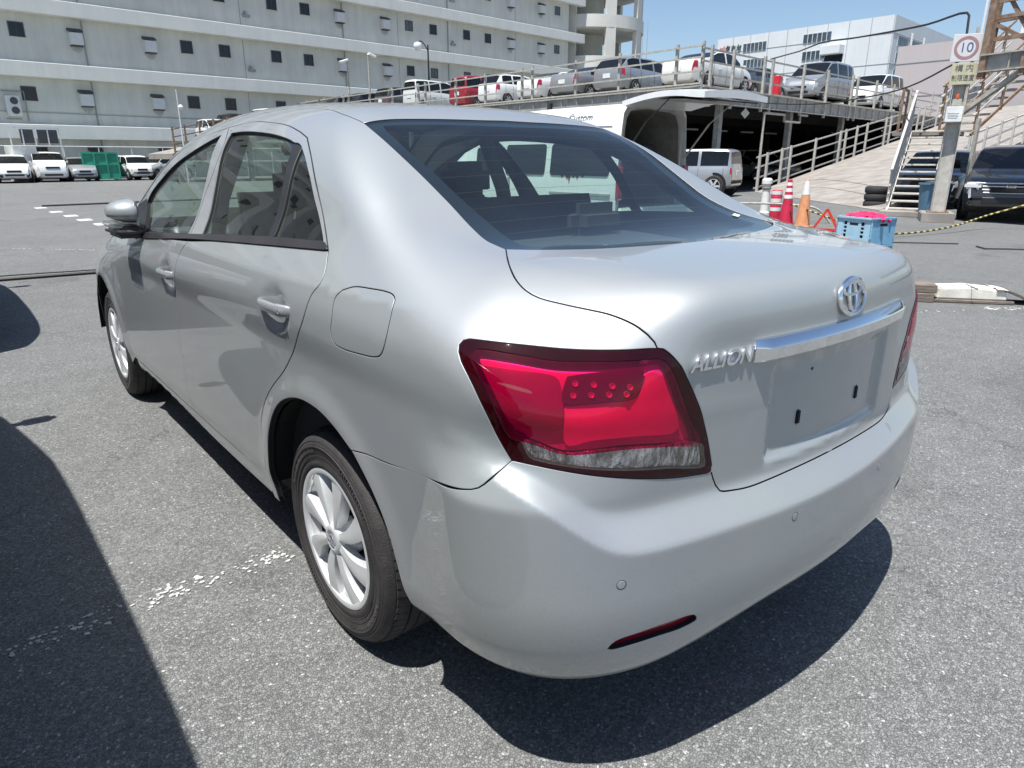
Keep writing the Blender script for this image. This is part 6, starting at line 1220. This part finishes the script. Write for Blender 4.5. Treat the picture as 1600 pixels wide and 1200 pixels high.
mobj('torn_flap',V,Fc,'stop_paper',wh,True); mb=MB(); mb.box((-.02,0,.018),(.68,.30,.03)); mb.build('base_mat','wood_dark',wh,.006); mb=MB(); mb.box((-.05,-.132,.155),(.005,.27,.012)); mb.build('seam','joint_grey',wh)
rope=thing('striped_rope','yellow and black rope sagging along the ground to the gantry','rope')
P=cr([(11.9,5.9,.42),(11.3,4.6,.20),(10.9,4.0,.11),(11.2,3.6,.06),(12.6,3.25,.10),(14.2,3.0,.30),(14.9,2.2,.62),(15.0,1.0,.95),(15.0,.2,1.1)],.08)
mb=MB(); mb.tube(P,.016,6); mb.build('rope_core','rope_yellow',rope)
mb=MB()
for i in range(0,len(P)-1,2):
    mb.tube([P[i],P[i+1]],.0175,6,False)
o=mb.build('rope_stripe','rope_black',rope); o['kind']='stuff'
bi=thing('blue_tub','tall blue plastic tub standing behind the stairs and column','tub',(16.2,4.85,0)); mb=MB(); mb.lathe([(0,0),(.26,0),(.33,.72),(.36,.73),(.36,.76),(.31,.76),(.26,.1),(0,.1)],n=24); mb.build('tub_body','bin_blue',bi)
for k in range(3):
    mb=MB(); mb.lathe([(.16,.0),(.27,.0),(.30,.04),(.30,.14),(.27,.18),(.16,.18)],n=24); o=mb.build('stacked_tyre','tyre_old',loc=(18.75,7.25,.19*k)); tag(o,['bottom black tyre of the pile left of the stairs','middle black tyre of the pile left of the stairs','top black tyre of the pile left of the stairs'][k],'tyre','pile of tyres')
# red cabinet, light poles
mat('cabinet_red',(.55,.02,.035),rough=.4,var=.1)
rc=thing('red_cabinet','tall red steel cabinet standing on the deck between dark car and silver minivan','cabinet',tuple(onU(7.6,ZD,.9)),UA+.2)
mb=MB(); mb.box((0,0,.45),(.50,.4,.88)); mb.build('cabinet_body','cabinet_red',rc,.02); mb=MB(); mb.box((0,-.205,.45),(.40,.012,.74)); mb.build('cabinet_door','cabinet_red',rc,.004); mb=MB(); mb.box((.14,-.215,.45),(.03,.02,.12)); mb.build('handle','steel_dark',rc)
def lamp(label,x,y,h,m,kind,z0=0):
    t=thing('light_pole',label,'light pole',(x,y,z0)); mb=MB(); mb.tube([(0,0,0),(0,0,h*.45),(0,0,h)],[.07,.06,.045],8); mb.build('pole',m,t)
    if kind=='dome':
        mb=MB(); mb.tube(cr([(0,0,h-.35),(-.25,-.05,h-.05),(-.55,-.1,h+.15),(-.8,-.15,h+.05)],.1),.03,6); mb.build('arm',m,t); mb=MB(); mb.lathe([(0,.18),(.20,.12),(.26,-.02),(.22,-.2),(.12,-.3),(0,-.33)],(-.82,-.15,h-.1),n=16); mb.build('dome_camera','white_plastic',t)
    else:
        s=kind; mb=MB(); mb.box((s*.25,-.05,h+.02),(.55,.30,.16),M4=Matrix.Rotation(R(18*s),4,'Y')); mb.build('floodlight','white_plastic',t,.03); mb=MB(); mb.box((s*.05,0,h+.05),(.12,.1,.2)); mb.build('bracket','steel_pale',t)
lamp('black pole with a white dome camera rising behind the deck',24.2,37.8,4.2,'black_trim','dome',ZD)
lamp('pale pole with a white floodlight left of the black camera pole',22.5,42.3,3.9,'steel_pale',1,ZD); lamp('leftmost pale pole with a floodlight turned left, above the car roof',21.3,42.9,3.5,'steel_pale',-1,ZD)
t=thing('thin_mast','thin white mast with a small ball before the warehouse, left of the roof','mast',(10.15,41.2,0)); mb=MB(); mb.tube([(0,0,0),(0,0,4.85)],[.05,.025],6); mb.build('pole','fence_white',t); mb=MB(); mb.lathe([(0,.14),(.1,.1),(.14,0),(.1,-.1),(0,-.14)],(.12,0,3.95),n=12); mb.build('ball','white_plastic',t)
# green skip, white box, mesh fence by the warehouse
sk=thing('green_skip','green ribbed steel waste skip standing between the parked cars','skip',(7.2,48.6,0),R(-8))
mb=MB(); mb.box((0,0,.87),(1.9,2.3,1.5)); mb.build('skip_body','skip_green',sk,.02)
for x in (-.92,-.32,.32,.92): mb=MB(); mb.box((x,-1.19,.87),(.09,.08,1.5)); mb.build('skip_rib','skip_green',sk)
for z in (.15,.95,1.6): mb=MB(); mb.box((0,-1.185,z),(1.9,.07,.09)); mb.build('skip_rail','skip_green',sk)
bx=thing('white_container','pale grey box body with a dark rack on top behind the white off-roader','container',(3.35,49.3,0),UA)
mb=MB(); mb.box((0,0,1.0),(1.15,2.2,2.0)); mb.build('box_body','box_grey',bx,.02); mb=MB(); 
for q in (-.55,.05,.65,1.3): mb.bar((q,-1.0,2.0),(q,-1.0,2.95),.06)
mb.bar((-.6,-1.0,2.95),(1.95,-1.0,2.95),.07); mb.bar((1.9,-1,1.2),(1.9,-1,2.95),.06); mb.build('rack_frame','fence_white',bx)
for x0,x1 in ((-.05,.60),(.80,1.80)): mb=MB(); mb.box(((x0+x1)/2,-.9,2.5),(x1-x0,.1,.75)); mb.build('rack_load','vent_cap',bx)
fe=thing('mesh_fence','low pale pipe fence running along the foot of the warehouse','fence',(-12,50.4,0),UA)
for z in (2.02,1.1): mb=MB(); mb.tube([(0,0,z),(34,0,z)],.03,5); mb.build('rail','fence_white',fe)
p0=None
for i in range(18):
    if p0 is None: mb=MB(); mb.tube([(0,0,0),(0,0,2.05)],.035,5); p0=mb.build('post','fence_white',fe)
    else: c=p0.copy(); C.objects.link(c); c.location=(2*i,0,0)
# overhead cables
def wire(label,pts,r,name='overhead_cable'): P=cr(pts,.8); mb=MB(); mb.tube(P,r,5); o=mb.build(name,'cable_black'); tag(o,label,'cable')
wire('black overhead cable looping from the deck railing up to the gantry post',[(16.1,4.75,3.6),(16.3,4.85,4.15),(16.5,4.98,4.25),(18.89,6.7,4.5),(21.29,8.71,4.81),(23.54,10.96,5.11),(24.84,12.78,5.28),(24.6,13.4,5.06),(24.2,14.3,4.85)],.026)
wire('second overhead cable sagging from the sign across the deck railing',[(15.55,4.6,3.2),(17.89,6.5,2.98),(21.03,9.25,3.02),(23.1,11.79,3.09),(22.8,13.4,3.2),(22.3,14.3,3.4)],.020)
